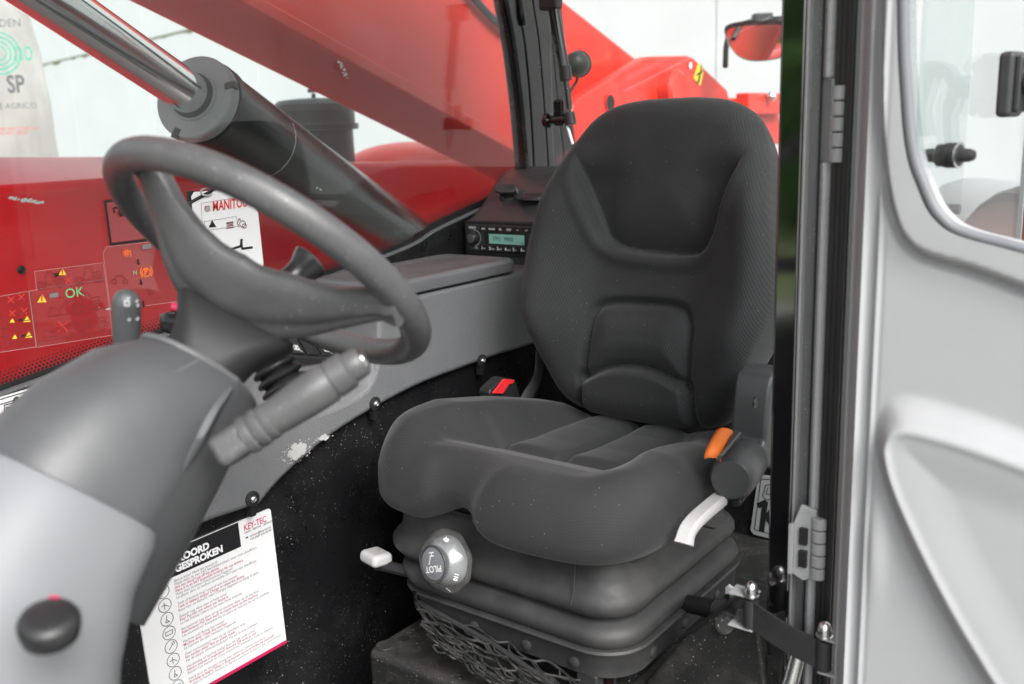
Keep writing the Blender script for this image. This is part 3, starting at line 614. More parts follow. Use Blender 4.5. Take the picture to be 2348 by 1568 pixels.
s0 = [ony(1190, -5, WY + 0.016), ony(1193, 30, WY + 0.016), ony(1198, 58, WY + 0.016)]
part('post_rib', *tubeg(catmull(s0, 5), [0.009] * 5 + [0.010] * 5 + [0.008], 10, flat=0.5), M['gloss2'], cab)

# side window
win = thing('side_window', 'large side window of dusty glass beside the console', 'window', tuple(low[2]))
pane = [V3(p[0], WY, p[2]) for p in edge] + [V3(-0.2, WY, 1.735)]
part('window_pane', *prismg(pane, (0, -0.005, 0)), M['glass'], win, smooth=0)
part('window_seal', *tubeg([p + V3(0, 0.006, -0.003) for p in lowc], 0.0055, 10), M['channel'], win)
# printed black border with dots
rr = random.Random(4); dots = []
E_ = [np.array(p) for p in edge]
acc = 0.0; V, F = [], []
inn = []
for i in range(len(E_)):
    t = unit(E_[min(i + 1, len(E_) - 1)] - E_[max(i - 1, 0)]); nrm = V3(-t[2], 0, t[0]); nrm = nrm if nrm @ (V3(-1.0, WY, 1.25) - E_[i]) > 0 else -nrm
    inn.append(nrm)
for i in range(len(E_)):
    wdt = 0.010 if E_[i][0] > -1.6 else 0.016
    V += [E_[i] + V3(0, 0.0012, 0), E_[i] + inn[i] * wdt + V3(0, 0.0012, 0)]
F = [[2 * i, 2 * i + 1, 2 * i + 3, 2 * i + 2] for i in range(len(E_) - 1)]
part('printed_border', V, F, M['seal'], win, smooth=0)
V, F = [], []
for i in range(len(E_) - 1):
    seg = E_[i + 1] - E_[i]; L = np.linalg.norm(seg); n = max(1, int(L / 0.0062))
    for k in range(n):
        for row in range(4):
            c = E_[i] + seg * ((k + 0.5 * (row % 2)) / n) + inn[i] * ((0.0125 if E_[i][0] > -1.6 else 0.0185) + row * 0.0052) + V3(0, 0.0014, 0)
            r_ = 0.0027 - row * 0.00045; m = len(V)
            V += [c + V3(math.cos(a) * r_, 0, math.sin(a) * r_) for a in np.linspace(0, 2 * math.pi, 6, endpoint=False)]
            F.append([m + q for q in range(6)])
part('border_dots', V, F, M['seal'], win, smooth=0)['kind'] = 'stuff'

# rear window glass
rw = thing('rear_window', 'hinged rear window pane behind the seat', 'window', (-2.02, -0.95, 0.9))
part('rear_pane', *bb(-2.024, -2.02, -1.40, -0.44, 0.87, 1.73), M['glass2'], rw, smooth=0)
part('rear_window_seal', *tubeg([V3(-2.015, -1.40, 0.872), V3(-2.015, -0.44, 0.872)], 0.01, 8), M['seal'], rw)

# gas strut of the rear window
sx_ = -1.90
g = lambda u, v: onx(u, v, sx_)
gs = thing('gas_strut', 'slim black gas strut beside the rear post', 'strut', tuple(g(1290, 150)))
part('strut_tube', *tubeg([g(1268, 10), g(1297, 180)], 0.0125, 20), M['gloss'], gs)
part('strut_rod', *tubeg([g(1297, 180), g(1306, 250)], 0.0068, 14), M['gloss2'], gs)
part('strut_collar', *tubeg([g(1294, 152), g(1298, 184)], 0.0145, 20), M['plastic'], gs)
part('strut_end', *tubeg([g(1304, 258), g(1309, 286)], 0.0135, 16), M['plastic'], gs)
part('strut_end', *boxg(g(1262, 2), (0.05, 0.04, 0.03), (0, 1, 0), (0, 0, 1)), M['plastic'], gs, bevel=0.006)
part('mount_pin', *tubeg([g(1260, 275), g(1308, 272)], 0.0085, 14), M['gloss2'], gs)
part('mount_bracket', *boxg(g(1281, 258), (0.028, 0.06, 0.012), (0, 1, 0), (0, 0, 1)), M['gloss'], gs, bevel=0.006)
part('mount_bracket', *latheg(g(1260, 276), (0, 1, 0), [(0.016, -0.012), (0.017, 0), (0.013, 0.006), (0, 0.006)], 16), M['gloss'], gs)
part('stay_rod', *tubeg([g(1297, 280), g(1312, 330)], 0.004, 8), M['steel'], gs)
for k in range(5):
    q = g(1276 + k * 4.6, 70 + 0.5 * k)
text('LIFT 420N\nKEEP CLEAR\n0913 B', g(1275, 82) + V3(0.0135, 0, 0), unit(g(1288, 160) - g(1275, 82)), unit(g(1300, 76) - g(1275, 82)), 0.008, M['greyletters'], gs)

# black load chart strip on the sill
cs = thing('chart_strip', 'white strip with black scale marks along the window sill', 'label', tuple(ony(40, 940, WY + 0.02)))
q4 = [ony(-60, 928, WY + 0.0125), ony(160, 862, WY + 0.0125), ony(160, 940, WY + 0.0125), ony(-60, 1006, WY + 0.0125)]
part('strip_sheet', q4, [[0, 1, 2, 3]], M['paper'], cs, smooth=0)
def qpt(s, t): return (1 - t) * ((1 - s) * q4[0] + s * q4[1]) + t * ((1 - s) * q4[3] + s * q4[2])
sxv, syv = unit(q4[1] - q4[0]), unit(q4[0] - q4[3]); Lx, Ly = np.linalg.norm(q4[1] - q4[0]), np.linalg.norm(q4[0] - q4[3])
ls = [[(0, 0.78), (1, 0.78)], [(0, 0.22), (1, 0.22)], [(0, 0.93), (1, 0.93)], [(0, 0.06), (1, 0.06)], [(0.3, 0.28), (0.3, 0.72), (0.5, 0.72), (0.5, 0.28), (0.3, 0.28)], [(0.55, 0.28), (0.55, 0.72), (0.75, 0.72), (0.75, 0.28), (0.55, 0.28)]]
part('scale_lines', *linesg([[(a * Lx, b * Ly) for a, b in l] for l in ls], 0.0016, q4[3], sxv, syv, lift=0.0008), M['ink'], cs, smooth=0)
part('scale_marks', *flatg([[(x * Lx - 0.004, y * Ly - 0.001), (x * Lx + 0.004, y * Ly - 0.003), (x * Lx + 0.004, y * Ly + 0.001), (x * Lx - 0.004, y * Ly + 0.003)] for x, y in ((0.34, 0.38), (0.34, 0.6), (0.45, 0.42), (0.45, 0.62), (0.6, 0.4), (0.6, 0.6), (0.7, 0.42), (0.7, 0.62))] + [[(x * Lx + 0.005 * math.cos(a), 0.78 * Ly + 0.005 * math.sin(a)) for a in np.linspace(0, 6.28, 10)[:-1]] for x in (0.42, 0.75)], q4[3], sxv, syv, lift=0.0009), M['ink'], cs, smooth=0)

# ------------------------------------------------------------------ side console
con = thing('side_console', 'grey grained plastic console along the side panel', 'console', (-1.3, CFY, 0.55))
cz = lambda u, v: ony(u, v, CFY)
botp = [cz(u, v) for u, v in [(1232, 787), (1150, 813), (1060, 846), (960, 885), (850, 944), (760, 1002), (690, 1060), (640, 1108), (608, 1146)]]
botp = [botp[0] + V3(-0.25, 0, 0.015)] + botp
bot = catmull(botp, 5) + [cz(598, 1158), cz(560, 1170), cz(490, 1194), cz(420, 1222), cz(330, 1260)]
ztop = cz(1188, 622)[2]
crn = cz(872, 690)
crease = catmull([cz(866, 720), cz(866, 800), cz(862, 842), cz(838, 892), cz(770, 930), cz(652, 967), cz(520, 1012), cz(330, 1085)], 6)
fr = [V3(bot[0][0], CFY, ztop), V3(crn[0], CFY, ztop)] + crease
face_poly = fr + bot[::-1]
part('console_body', *prismg([V3(p[0], CFY, p[2]) for p in face_poly], (0, -0.215, 0)), M['console'], con, smooth=32, bevel=0.012, seg=4)
# scooped shelf in front of the storage box
inner = [V3(p[0] + 0.02, WY + 0.016, 0.735 - 0.03 * i / len(crease)) for i, p in enumerate(crease)]
mid = [0.35 * a + 0.65 * V3(b[0], CFY - 0.085, 0.70 - 0.02 * i / len(crease)) for i, (a, b) in enumerate(zip(crease, crease))]
rows = []
for i, p in enumerate(crease):
    t = i / (len(crease) - 1)
    tgt = V3(p[0], CFY - 0.075, max(p[2] + 0.01, 0.682 - 0.05 * t))
    b2 = V3(p[0], WY + 0.014, max(tgt[2] + 0.01, 0.70 - 0.05 * t))
    rows.append(catmull([p + V3(0, -0.004, -0.004), 0.55 * p + 0.45 * tgt + V3(0, 0.012, 0.004), tgt, b2], 6))
V = [q for r_ in rows for q in r_]; nc = len(rows[0])
F = [[i * nc + j, i * nc + j + 1, (i + 1) * nc + j + 1, (i + 1) * nc + j] for i in range(len(rows) - 1) for j in range(nc - 1)]
part('console_shelf', V, F, M['console'], con, smooth=50)
# lid of the storage box
lx0, lx1 = cz(1186, 612)[0], cz(884, 668)[0]
zl = ztop + 0.004
def lid_ring(ins, z): return [V3(p[0], p[1], z) for p in rrect(((lx0 + lx1) / 2, (CFY + 0.006 + WY + 0.03) / 2, 0), (1, 0, 0), (0, 1, 0), abs(lx1 - lx0) / 2 - ins, (CFY + 0.006 - WY - 0.03) / 2 - ins, 0.03 - ins * 0.3)]
part('storage_lid', *loftg([lid_ring(0.004, zl - 0.002), lid_ring(0, zl + 0.001), lid_ring(0, zl + 0.018), lid_ring(0.0022, zl + 0.0225), lid_ring(0.006, zl + 0.0255), lid_ring(0.022, zl + 0.0262), lid_ring(0.026, zl + 0.0245), lid_ring(0.06, zl + 0.0243)]), M['lid'], con, smooth=40)
part('lid_gap', *loftg([lid_ring(0.008, ztop - 0.001), lid_ring(0.008, zl + 0.0)]), M['seal'], con, smooth=0)
# screws with washers at the lower edge
for (u, v) in ((1104, 826), (859, 925), (578, 1143)):
    p = ony(u, v, CFY + 0.001)
    wsh = part('screw_washer', *latheg(p, (0, 1, 0), [(0.0128, -0.002), (0.0128, 0.0022), (0.0095, 0.0034), (0, 0.0034)], 26), M['plastic'], con)
    part('screw_head', *latheg(p + V3(0, 0.0034, 0), (0, 1, 0), [(0.0062, 0), (0.0058, 0.002), (0.0042, 0.0036), (0.0028, 0.0042), (0.0024, 0.0025), (0, 0.0025)], 18), M['steel'], wsh)
    part('edge_slot', *bb(p[0] - 0.005, p[0] + 0.005, CFY - 0.01, CFY + 0.0008, p[2] - 0.03, p[2] - 0.009), M['seal'], con, smooth=0)
# dried paint splashes at the console's lower edge
rr = random.Random(11)
def splash(u0, v0, su, sv, n, parent):
    V, F = [], []
    for _ in range(n):
        a, b = rr.gauss(0, 1), rr.gauss(0, 1); u, v = u0 + a * su * 0.75 - b * 6, v0 + b * sv
        c = ony(u, v, CFY + 0.0005 + 0.000012 * len(F)); s = 0.0042 * rr.random() ** 2.2 * (1.5 - min(1.2, (a * a + b * b) / 3)) + 0.0006; m = len(V); k = rr.randint(7, 11); ph = rr.random() * 6
        V += [c + V3(math.cos(ph + q / k * 6.283) * s * rr.uniform(0.5, 1.5), 0, math.sin(ph + q / k * 6.283) * s * rr.uniform(0.5, 1.5)) for q in range(k)]
        F.append([m + q for q in range(k)])
    part('paint_splash', V, F, M['splash'], parent, smooth=0)
splash(682, 1034, 17, 12, 190, con); splash(742, 1003, 7, 3, 40, con)

# rocker switch row on the shelf
sw = thing('switch_panel', 'row of black rocker switches on the console shelf below the wheel', 'switch panel', tuple(ony(720, 818, CFY - 0.07)))
so_ = ony(664, 817, CFY - 0.068); sxx = unit(ony(776, 823, CFY - 0.062) - so_); syy = unit(V3(0.05, -0.75, 0.62)); syy = unit(syy - sxx * (syy @ sxx))
snn = np.cross(sxx, syy)
snn = snn if snn[1] > 0 else -snn
part('switch_frame', *boxg(so_ + sxx * 0.035 + syy * 0.022 - snn * 0.002, (0.15, 0.052, 0.008), sxx, syy), M['plastic'], sw, bevel=0.002)
for k in range(4):
    c = so_ + sxx * (-0.015 + k * 0.033) + syy * 0.024 + snn * 0.003
    s_ = part('switch', *boxg(c, (0.028, 0.042, 0.007), sxx, syy), M['key'], sw, bevel=0.0025)
    if k in (1, 3):
        part('printed_icon', *linesg([circ(0, 0.002, 0.006, 10), [(-0.006, -0.004), (0.006, 0.008)], [(0, -0.004), (0, 0.008)], [(0.008, -0.008), (-0.002, 0.004)]], 0.0012, c + snn * 0.0040 - syy * 0.01, -sxx if sxx @ RT < 0 else sxx, syy, snn, 0), M['white2'], s_, smooth=0)

# pleated boot on the console shelf
bt = thing('lever_boot', 'black pleated rubber boot under the steering wheel hub', 'boot', tuple(at(650, 900, 1.22)))
b0, b1 = at(672, 912, 1.20), at(596, 792, 1.20)
L = np.linalg.norm(b1 - b0); pf = []
for k in range(6):
    h_ = k / 6 * L; rad = 0.034 - 0.0016 * k
    pf += [(rad * 0.74, h_), (rad * 0.96, h_ + L / 6 * 0.18), (rad * 1.0, h_ + L / 6 * 0.38), (rad * 0.96, h_ + L / 6 * 0.58), (rad * 0.76, h_ + L / 6 * 0.85)]
part('pleats', *latheg(b0, b1 - b0, pf, 40), M['seal'], bt, smooth=50)

# joystick behind the wheel
jy = CFY - 0.09
jc = ony(408, 735, jy)
js = thing('joystick', 'black joystick head with a pink red button seen past the wheel spoke', 'joystick', tuple(jc))
jd = (jc - CAM) @ FW
J = lambda u, v, dz=0.0: at(u, v, jd + dz)
rings = []
for k in range(9):
    t = k / 8; cu = 366 + t * 110; hh = 27 * math.sin(math.pi * min(1, 0.12 + t * 0.75)) ** 0.6 + 3; cv = 738 + t * 10
    rings.append([J(cu, cv + hh * math.sin(a), 0.028 * math.cos(a) * math.sin(math.pi * min(1, 0.15 + t * 0.6))) for a in np.linspace(0, 2 * math.pi, 18, endpoint=False)])
part('joystick_grip', *loftg(rings), M['grip'], js, smooth=60)
part('joystick_button', *loftg([[J(392 + 42 * t, 703 + 6 * t + (11 + 4 * t) * math.sin(a), -0.01 + 0.014 * math.cos(a)) for a in np.linspace(0, 2 * math.pi, 14, endpoint=False)] for t in (0, 0.15, 0.5, 1.0)]), mat('pink red button', (0.55, 0.04, 0.10), 0.4), js, smooth=60)
part('joystick_button', *loftg([[J(390 + 12 * math.cos(a) * s_, 718 + 3.5 * math.sin(a) * s_, -0.03 - h_) for a in np.linspace(0, 2 * math.pi, 14, endpoint=False)] for s_, h_ in ((1, 0), (0.95, 0.004), (0.5, 0.005))]), M['plastic'], js)
part('joystick_stem', *tubeg(catmull([J(455, 750), J(462, 800, 0.01), J(470, 860, 0.02)], 5), [0.022] * 5 + [0.016] * 6, 14), M['grip'], js)

# ------------------------------------------------------------------ radio pod in the rear corner
RX = -1.70
rp = lambda u, v, dx=0.0: onx(u, v, RX + dx)
pod = thing('radio_pod', 'moulded black pod in the rear corner holding the radio', 'pod', tuple(rp(1140, 560)))
# body: front outline swept backwards and up
fo_ = [rp(1066, 590), rp(1069, 512), rp(1072, 503), rp(1080, 496)]
yL, yR = rp(1068, 540)[1], rp(1260, 540)[1] + 0.18
zb, zt = rp(1066, 600)[2] - 0.05, rp(1072, 503)[2]
def podsec(x, zt_, y0, rnd_): return [V3(x, y0, zb)] + [V3(x, y0 + rnd_ * (1 - math.cos(a)), zt_ - rnd_ + rnd_ * math.sin(a)) for a in np.linspace(0, math.pi / 2, 7)] + [V3(x, yR, zt_ + 0.005), V3(x, yR, zb)]
xs = [RX, RX - 0.012, RX - 0.05, RX - 0.10, RX - 0.16, RX - 0.22, RX - 0.30]
zts = [zt - 0.002, zt + 0.004, zt + 0.030, zt + 0.062, zt + 0.085, zt + 0.098, zt + 0.104]
y0s = [yL, yL, yL - 0.004, yL - 0.02, yL - 0.05, yL - 0.085, yL - 0.12]
part('pod_body', *loftg([podsec(x, z, y, r_) for x, z, y, r_ in zip(xs, zts, y0s, [0.01, 0.016, 0.03, 0.045, 0.05, 0.05, 0.05])]), M['cover'], pod, smooth=40)
def podtop(u, v):
    best = None
    for i in range(len(xs) - 1):
        a, b = V3(xs[i], 0, zts[i]), V3(xs[i + 1], 0, zts[i + 1]); n = V3(-(b[2] - a[2]), 0, b[0] - a[0])
        p = on(u, v, n, n @ a)
        if min(xs[i], xs[i + 1]) - 1e-6 <= p[0] <= max(xs[i], xs[i + 1]) + 1e-6: best = (p, unit(-n) if n[2] < 0 else unit(n))
    return best if best else (onz(u, v, zts[-1]), V3(0, 0, 1))
ps, pn = podtop(1168, 447)
soc = thing('power_socket', 'round power socket with its rubber cap flipped up on the radio pod', 'socket', tuple(ps))
pn = unit(V3(0.55, 0.25, 0.8))
part('socket_ring', *latheg(ps, pn, [(0.026, -0.02), (0.026, 0.004), (0.0235, 0.0075), (0.021, 0.0075)], 32), M['plastic'], soc)
part('socket_rim', *latheg(ps, pn, [(0.021, -0.004), (0.021, 0.0085), (0.0165, 0.0085), (0.0155, -0.004)], 32), M['steel'], soc)
part('socket_bore', *latheg(ps, pn, [(0.016, -0.003), (0, -0.003)], 24), M['seal'], soc)
cpx = unit(np.cross(pn, (0, 0, 1)))
cdep = (ps - CAM) @ FW
def cp(u, v, d=0): return at(u, v, cdep + d)
cnm = unit(V3(0, 0, 1) + 0.45 * unit(CAM - ps)); cex = unit(RT - cnm * (RT @ cnm)); cey = np.cross(cnm, cex)
part('socket_cap', *loftg([rrect(cp(1158, 433, -0.01) + cnm * h_, cex, cey, 0.024 - q_, 0.019 - q_, 0.012 - q_) for h_, q_ in ((-0.003, 0.001), (-0.002, 0), (0.002, 0), (0.003, 0.001))]), M['plastic'], soc, smooth=30)
part('socket_hinge', *tubeg([cp(1158, 438), cp(1164, 452)], 0.008, 12), M['plastic'], soc)
pr, prn = podtop(1236, 446)
part('round_recess', *latheg(pr + V3(0, 0, 0.002), V3(0.12, 0.05, 1), [(0.055, -0.004), (0.052, 0.003), (0.042, 0.001), (0.040, -0.004), (0.030, -0.001), (0, 0.001)], 40), M['plastic'], pod, smooth=40)

rad = thing('car_radio', 'car radio with green display set into the pod behind the lid', 'radio', tuple(rp(1140, 545, 0.003)))
r00, r10, r01 = rp(1070, 513, 0.004), rp(1215, 526, 0.004), rp(1071, 573, 0.004)
rx = V3(0, 1, 0); rz = V3(0, 0, 1); RH = r00[2] - r01[2]; RW = RH * 3.55
ro = V3(RX + 0.004, r00[1], r01[2])
rpt = lambda s, t, l=0.0: ro + rx * (s * RW) + rz * (t * RH) + V3(l, 0, 0)
part('radio_face', *boxg(rpt(0.5, 0.5, -0.004), (0.014, RW, RH)), M['radio'], rad, bevel=0.002)
part('radio_surround', *join(boxg(rpt(0.5, 1.06, -0.004), (0.010, RW * 1.05, RH * 0.10)), boxg(rpt(0.5, -0.08, -0.004), (0.010, RW * 1.05, RH * 0.12)), boxg(rpt(-0.018, 0.5, -0.004), (0.010, RW * 0.025, RH * 1.2))), M['seal'], rad, bevel=0.001)
for k, s in enumerate(('SRC', 'BAND', 'SEL', 'DISP', '<<', '>>', 'TM')):
    kb = part('radio_key', *boxg(rpt(0.25 + k * 0.112, 0.86, 0.003), (0.006, RW * 0.108, RH * 0.2)), M['key'], rad, bevel=0.0008)
    text(s, rpt(0.25 + k * 0.112, 0.82, 0.0065), rx, rz, RH * 0.105, M['white2'], kb, align='CENTER', bold=0.0001)
for k, s in enumerate(('1 MI', '2 SCN', '3 RPT', '4 RND', '5 D-', '6 D+')):
    kb = part('radio_key', *boxg(rpt(0.24 + k * 0.104, 0.13, 0.003), (0.006, RW * 0.1, RH * 0.22)), M['key'], rad, bevel=0.0008)
    text(s[0], rpt(0.222 + k * 0.104, 0.08, 0.0065), rx, rz, RH * 0.17, M['white2'], kb, align='CENTER', bold=0.0003)
    text(s[2:], rpt(0.236 + k * 0.104, 0.08, 0.0065), rx, rz, RH * 0.09, M['white2'], kb)
text('VDO', rpt(0.035, 0.83, 0.0035), rx, rz, RH * 0.13, M['white2'], rad, sx=1.25, bold=0.0001)
part('display_bezel', *boxg(rpt(0.53, 0.50, 0.002), (0.005, RW * 0.56, RH * 0.46)), M['key'], rad, bevel=0.001)
ds = part('radio_display', *boxg(rpt(0.545, 0.49, 0.0035), (0.004, RW * 0.46, RH * 0.36)), M['lcd'], rad)
text('FM1  9900', rpt(0.375, 0.42, 0.0062), rx, rz, RH * 0.235, M['lcdink'], ds, sx=0.92)
text('AF', rpt(0.735, 0.345, 0.0062), rx, rz, RH * 0.09, M['lcdink'], ds)
kn = part('volume_knob', *latheg(rpt(0.115, 0.5, 0.003), (1, 0, 0), [(RH * 0.235, 0), (RH * 0.225, 0.014), (RH * 0.2, 0.016), (RH * 0.17, 0.0162)], 40), M['plastic'], rad)
part('knob_cap', *latheg(rpt(0.115, 0.5, 0.019), (1, 0, 0), [(RH * 0.17, 0), (RH * 0.165, 0.0008), (0, 0.001)], 40), M['steel'], kn)
part('knob_arc', *linesg([circ(0, 0, RH * 0.285, 22, -75, 100)], RH * 0.03, rpt(0.115, 0.5, 0.0034), rx, rz, (1, 0, 0)), M['silverlabel'], rad, smooth=0)
text('CD\nUSB', rpt(0.11, 0.16, 0.0035), rx, rz, RH * 0.08, M['white2'], rad)

# ------------------------------------------------------------------ printed things on glass and panel
def gl_pt(u, v, l=0.003): return ony(u, v, WY + l)
def px_edge(px, t):
    o = gl_pt(*px[0], 0.003); Q = [((gl_pt(u, v, 0.003) - o)[0], (gl_pt(u, v, 0.003) - o)[2]) for u, v in list(px) + [px[0]]]
    part('film_edge', *linesg([Q], 0.0009, o, (1, 0, 0), (0, 0, 1), V3(0, 1, 0)), M['filmedge'], t, smooth=0)
def quad_sticker(name, label, cat, px, radius=True):
    P = [gl_pt(u, v, 0.0022) for u, v in px]
    t = thing(name, label, cat, tuple(sum(P) / len(P)), 'clear stickers on the side window')
    part('clear_film', P, [list(range(len(P)))], M['film'], t, smooth=0)
    px_edge(px, t)
    return t
def px_lines(polys, wd, parent, m, name='printed_drawing', l=0.0034):
    if wd < 0.0017: m = M['drawing']; wd *= 0.8
    Q = []
    o = gl_pt(*polys[0][0], l)
    for pl in polys: Q.append([((gl_pt(u, v, l) - o)[0], (gl_pt(u, v, l) - o)[2]) for u, v in pl])
    part(name, *linesg(Q, wd, o, (1, 0, 0), (0, 0, 1), V3(0, 1, 0)), m, parent, smooth=0)
def px_fill(polys, parent, m, name='print', l=0.0034):
    for pl in polys: part(name, [gl_pt(u, v, l) for u, v in pl], [list(range(len(pl)))], m, parent, smooth=0)
def px_text(s, u, v, size, parent, m, sl=(10, -1.5), **k):
    o = gl_pt(u, v, 0.0036); rt = unit(gl_pt(u + sl[0], v + sl[1], 0.0036) - o)
    return text(s, o, rt, (0, 0, 1), size, m, parent, **k)
cpx_ = lambda cx, cy, r, n=16, k=1.0: [(cx + r * math.cos(i / n * 6.2832), cy + r * k * math.sin(i / n * 6.2832)) for i in range(n + 1)]
tri = lambda cx, cy, s: [(cx - s, cy + s * 0.75), (cx + s, cy + s * 0.65), (cx + s * 0.05, cy - s * 0.95)]
cross = lambda cx, cy, s: [[(cx - s, cy - s), (cx + s, cy + s)], [(cx - s, cy + s), (cx + s, cy - s)]]
def truck(x, y, s, m=1):
    w1, w2 = (x + 8 * s, y), (x + 58 * s, y - 7 * s)
    cabp = [(x + 18 * s, y - 18 * s), (x + 22 * s, y - 34 * s), (x + 34 * s, y - 38 * s), (x + 42 * s, y - 30 * s), (x + 44 * s, y - 14 * s), (x + 34 * s, y - 4 * s), (x + 20 * s, y - 4 * s), (x + 18 * s, y - 18 * s)]
    body = [(x + 44 * s, y - 22 * s), (x + 62 * s, y - 28 * s), (x + 64 * s, y - 14 * s)]
    return [cpx_(*w1, 11 * s), cpx_(*w1, 5 * s), cpx_(*w2, 11 * s), cpx_(*w2, 5 * s), cabp, body]
LK = quad_sticker('window_sticker', 'clear sticker with a black frame and open padlock on the side window', 'sticker', [(241, 462), (372, 447), (386, 544), (254, 560)])
px_lines([[(241, 462), (372, 447)], [(241, 462), (254, 560)], [(254, 560), (386, 544)]], 0.0042, LK, M['ink'])
px_lines([[(262, 487), (261, 478), (266, 475), (272, 477), (274, 490)]], 0.0030, LK, M['ink'])
px_fill([[(272, 487), (285, 485), (286, 495), (274, 497)]], LK, M['ink'])
PK = quad_sticker('window_sticker', 'tall clear sticker with an orange parking symbol and arrows on the side window', 'sticker', [(244, 566), (394, 548), (412, 690), (254, 712), (236, 580)])
px_lines([cpx_(335, 624, 9.5), [(324, 613), (321, 624), (326, 635)], [(345, 611), (349, 623), (346, 633)]], 0.0022, PK, M['orangeink'])
px_text('P', 331, 629, 0.013, PK, M['orangeink'], bold=0.0008)
px_lines([[(281, 578), (300, 575)], [(283, 583), (296, 581)], [(287, 572), (288, 588)], [(292, 571), (293, 587)], [(297, 577), (300, 582), (299, 588)]], 0.002, PK, M['orangeink'])
px_fill([[(314, 594), (318, 594), (319, 602), (322, 602), (318, 608), (313, 603), (315, 602)], [(320, 640), (324, 640), (325, 648), (328, 648), (324, 654), (319, 649), (321, 648)], [(326, 690), (330, 690), (331, 700), (333, 700), (330, 706), (325, 701), (327, 700)]], PK, M['ink'])
px_text('N', 305, 630, 0.010, PK, M['greenink'])
px_lines([cpx_(262, 646, 5), cpx_(288, 645, 5), [(262, 642), (268, 632), (280, 632), (288, 640)], [(325, 574), (346, 571)], [(336, 668), (352, 666)], [(338, 674), (350, 672)], [(341, 662), (342, 678)]], 0.0016, PK, M['ink'])
px_fill([[(326, 561), (346, 558), (347, 569), (327, 572)]], PK, M['greyink'])
T1 = quad_sticker('window_sticker', 'small clear sticker with two machine drawings above the sticker with green OK lettering', 'sticker', [(79, 622), (236, 602), (242, 640), (84, 664)])
px_lines(truck(88, 655, 0.86) + truck(176, 645, 0.86) + [[(86, 664), (240, 641)], [(158, 615), (175, 613)]], 0.0013, T1, M['ink'])
px_fill([[(123, 627), (135, 625), (136, 634), (125, 637)]], T1, M['ink'])
px_fill([tri(143, 624, 9)], T1, M['yellow']); px_lines(cross(156, 642, 6), 0.0017, T1, M['redink'], 'printed_cross'); px_lines([[(143, 618), (143, 628)]], 0.002, T1, M['redink'], l=0.0040)
T2 = quad_sticker('window_sticker', 'large clear sticker with green OK lettering and a big red cross', 'sticker', [(67, 667), (242, 641), (258, 768), (84, 796)])
px_lines(truck(168, 706, 0.95) + truck(180, 752, 0.95) + [[(110, 726), (245, 705)], [(90, 783), (252, 756)], [(170, 690), (150, 690), (138, 708)], [(113, 722), (116, 704), (130, 707), (138, 716)], [(180, 740), (150, 743), (132, 756)], [(98, 775), (100, 758), (120, 762), (130, 770), (98, 775)], [(67, 667), (84, 796)]], 0.0013, T2, M['ink'])
px_text('OK', 150, 684, 0.021, T2, M['greenink'], bold=0.0)
px_fill([tri(96, 685, 11)], T2, M['yellow']); px_lines(cross(144, 748, 11), 0.0024, T2, M['redink'], 'printed_cross'); px_lines([[(96, 678), (96, 689)]], 0.0025, T2, M['redink'], l=0.0040)
px_fill([[(113, 673), (133, 670), (134, 680), (114, 683)]], T2, M['greyink'])
T3 = quad_sticker('window_sticker', 'clear sticker with four red crosses and small yellow triangles at the glass edge', 'sticker', [(-30, 685), (66, 667), (83, 795), (-30, 812)])
for c in ((25, 687), (49, 681), (28, 718), (55, 713)): px_lines(cross(c[0], c[1], 6.5), 0.0017, T3, M['redink'], 'printed_cross')
px_fill([tri(28, 735, 6), tri(62, 732, 8.5), tri(34, 772, 6), tri(66, 768, 8.5)], T3, M['yellow'])
px_fill([[(42, 731), (52, 730), (53, 735), (43, 737)], [(48, 768), (58, 766), (59, 771), (49, 773)]], T3, M['ink'])
px_lines([[(-20, 735), (10, 730), (14, 750), (-20, 755)], [(-20, 775), (16, 770), (20, 790)], [(36, 692), (60, 684)], [(40, 720), (66, 712)], [(56, 735), (67, 733)], [(60, 771), (71, 769)]], 0.0016, T3, M['ink'])
# paint scuffs on the glass
V, F = [], []
rr = random.Random(5)
for (u0, v0, du, dv, n) in ((60, 459, 42, 7, 60), (787, 160, 12, 26, 40), (735, 432, 5, 2, 4), (240, 707, 20, 3, 5)):
    for _ in range(n):
        t = rr.random() - 0.5; u = u0 + t * du * 1.8 + rr.gauss(0, 2); v = v0 + t * dv * 1.6 + rr.gauss(0, 1.8); s = rr.uniform(0.0006, 0.0022); c = gl_pt(u, v, 0.0026 + 0.000015 * len(F)); m = len(V)
        V += [c + V3(s * 1.8 * math.cos(a) * rr.uniform(.5, 1.3), 0, -s * 0.5 * math.cos(a) + s * 0.7 * math.sin(a)) for a in np.linspace(0, 6.283, 8)[:-1]]; F.append([m + q for q in range(7)])
part('paint_scuff', V, F, M['scuff'], win, smooth=0)

# white hang card on the window
cardp = [(446, 440), (530, 434), (566, 450), (592, 486), (604, 600), (604, 640), (470, 640), (458, 540), (444, 505), (440, 450)]
cl_ = 0.012
card = thing('hang_card', 'white plastic card with red maker name hanging by a ring at the window', 'card', tuple(gl_pt(520, 520, cl_)))
part('card_sheet', *prismg([gl_pt(u, v, cl_) for u, v in cardp], (0, -0.003, 0)), M['white'], card, smooth=0, bevel=0.0008)
def cd_line(polys, wd, m, nm): px_lines(polys, wd, card, m, nm, cl_ + 0.0012)
o = gl_pt(487, 484, cl_ + 0.0014); cdir = unit(gl_pt(584, 470, cl_) - gl_pt(484, 484, cl_))
text('MANITOU', o, cdir, (0, 0, 1), 0.0235, M['redink'], card, bold=0.0005, shear=0.2, sx=0.70)
px_fill([[(469, 473), (481, 470), (482, 483), (470, 485)]], card, M['silverlabel'], l=cl_ + 0.0013)
cd_line([circ(475.5, 478, 6, 12, 20, 250)], 0.0022, M['redink'], 'printed_mark')
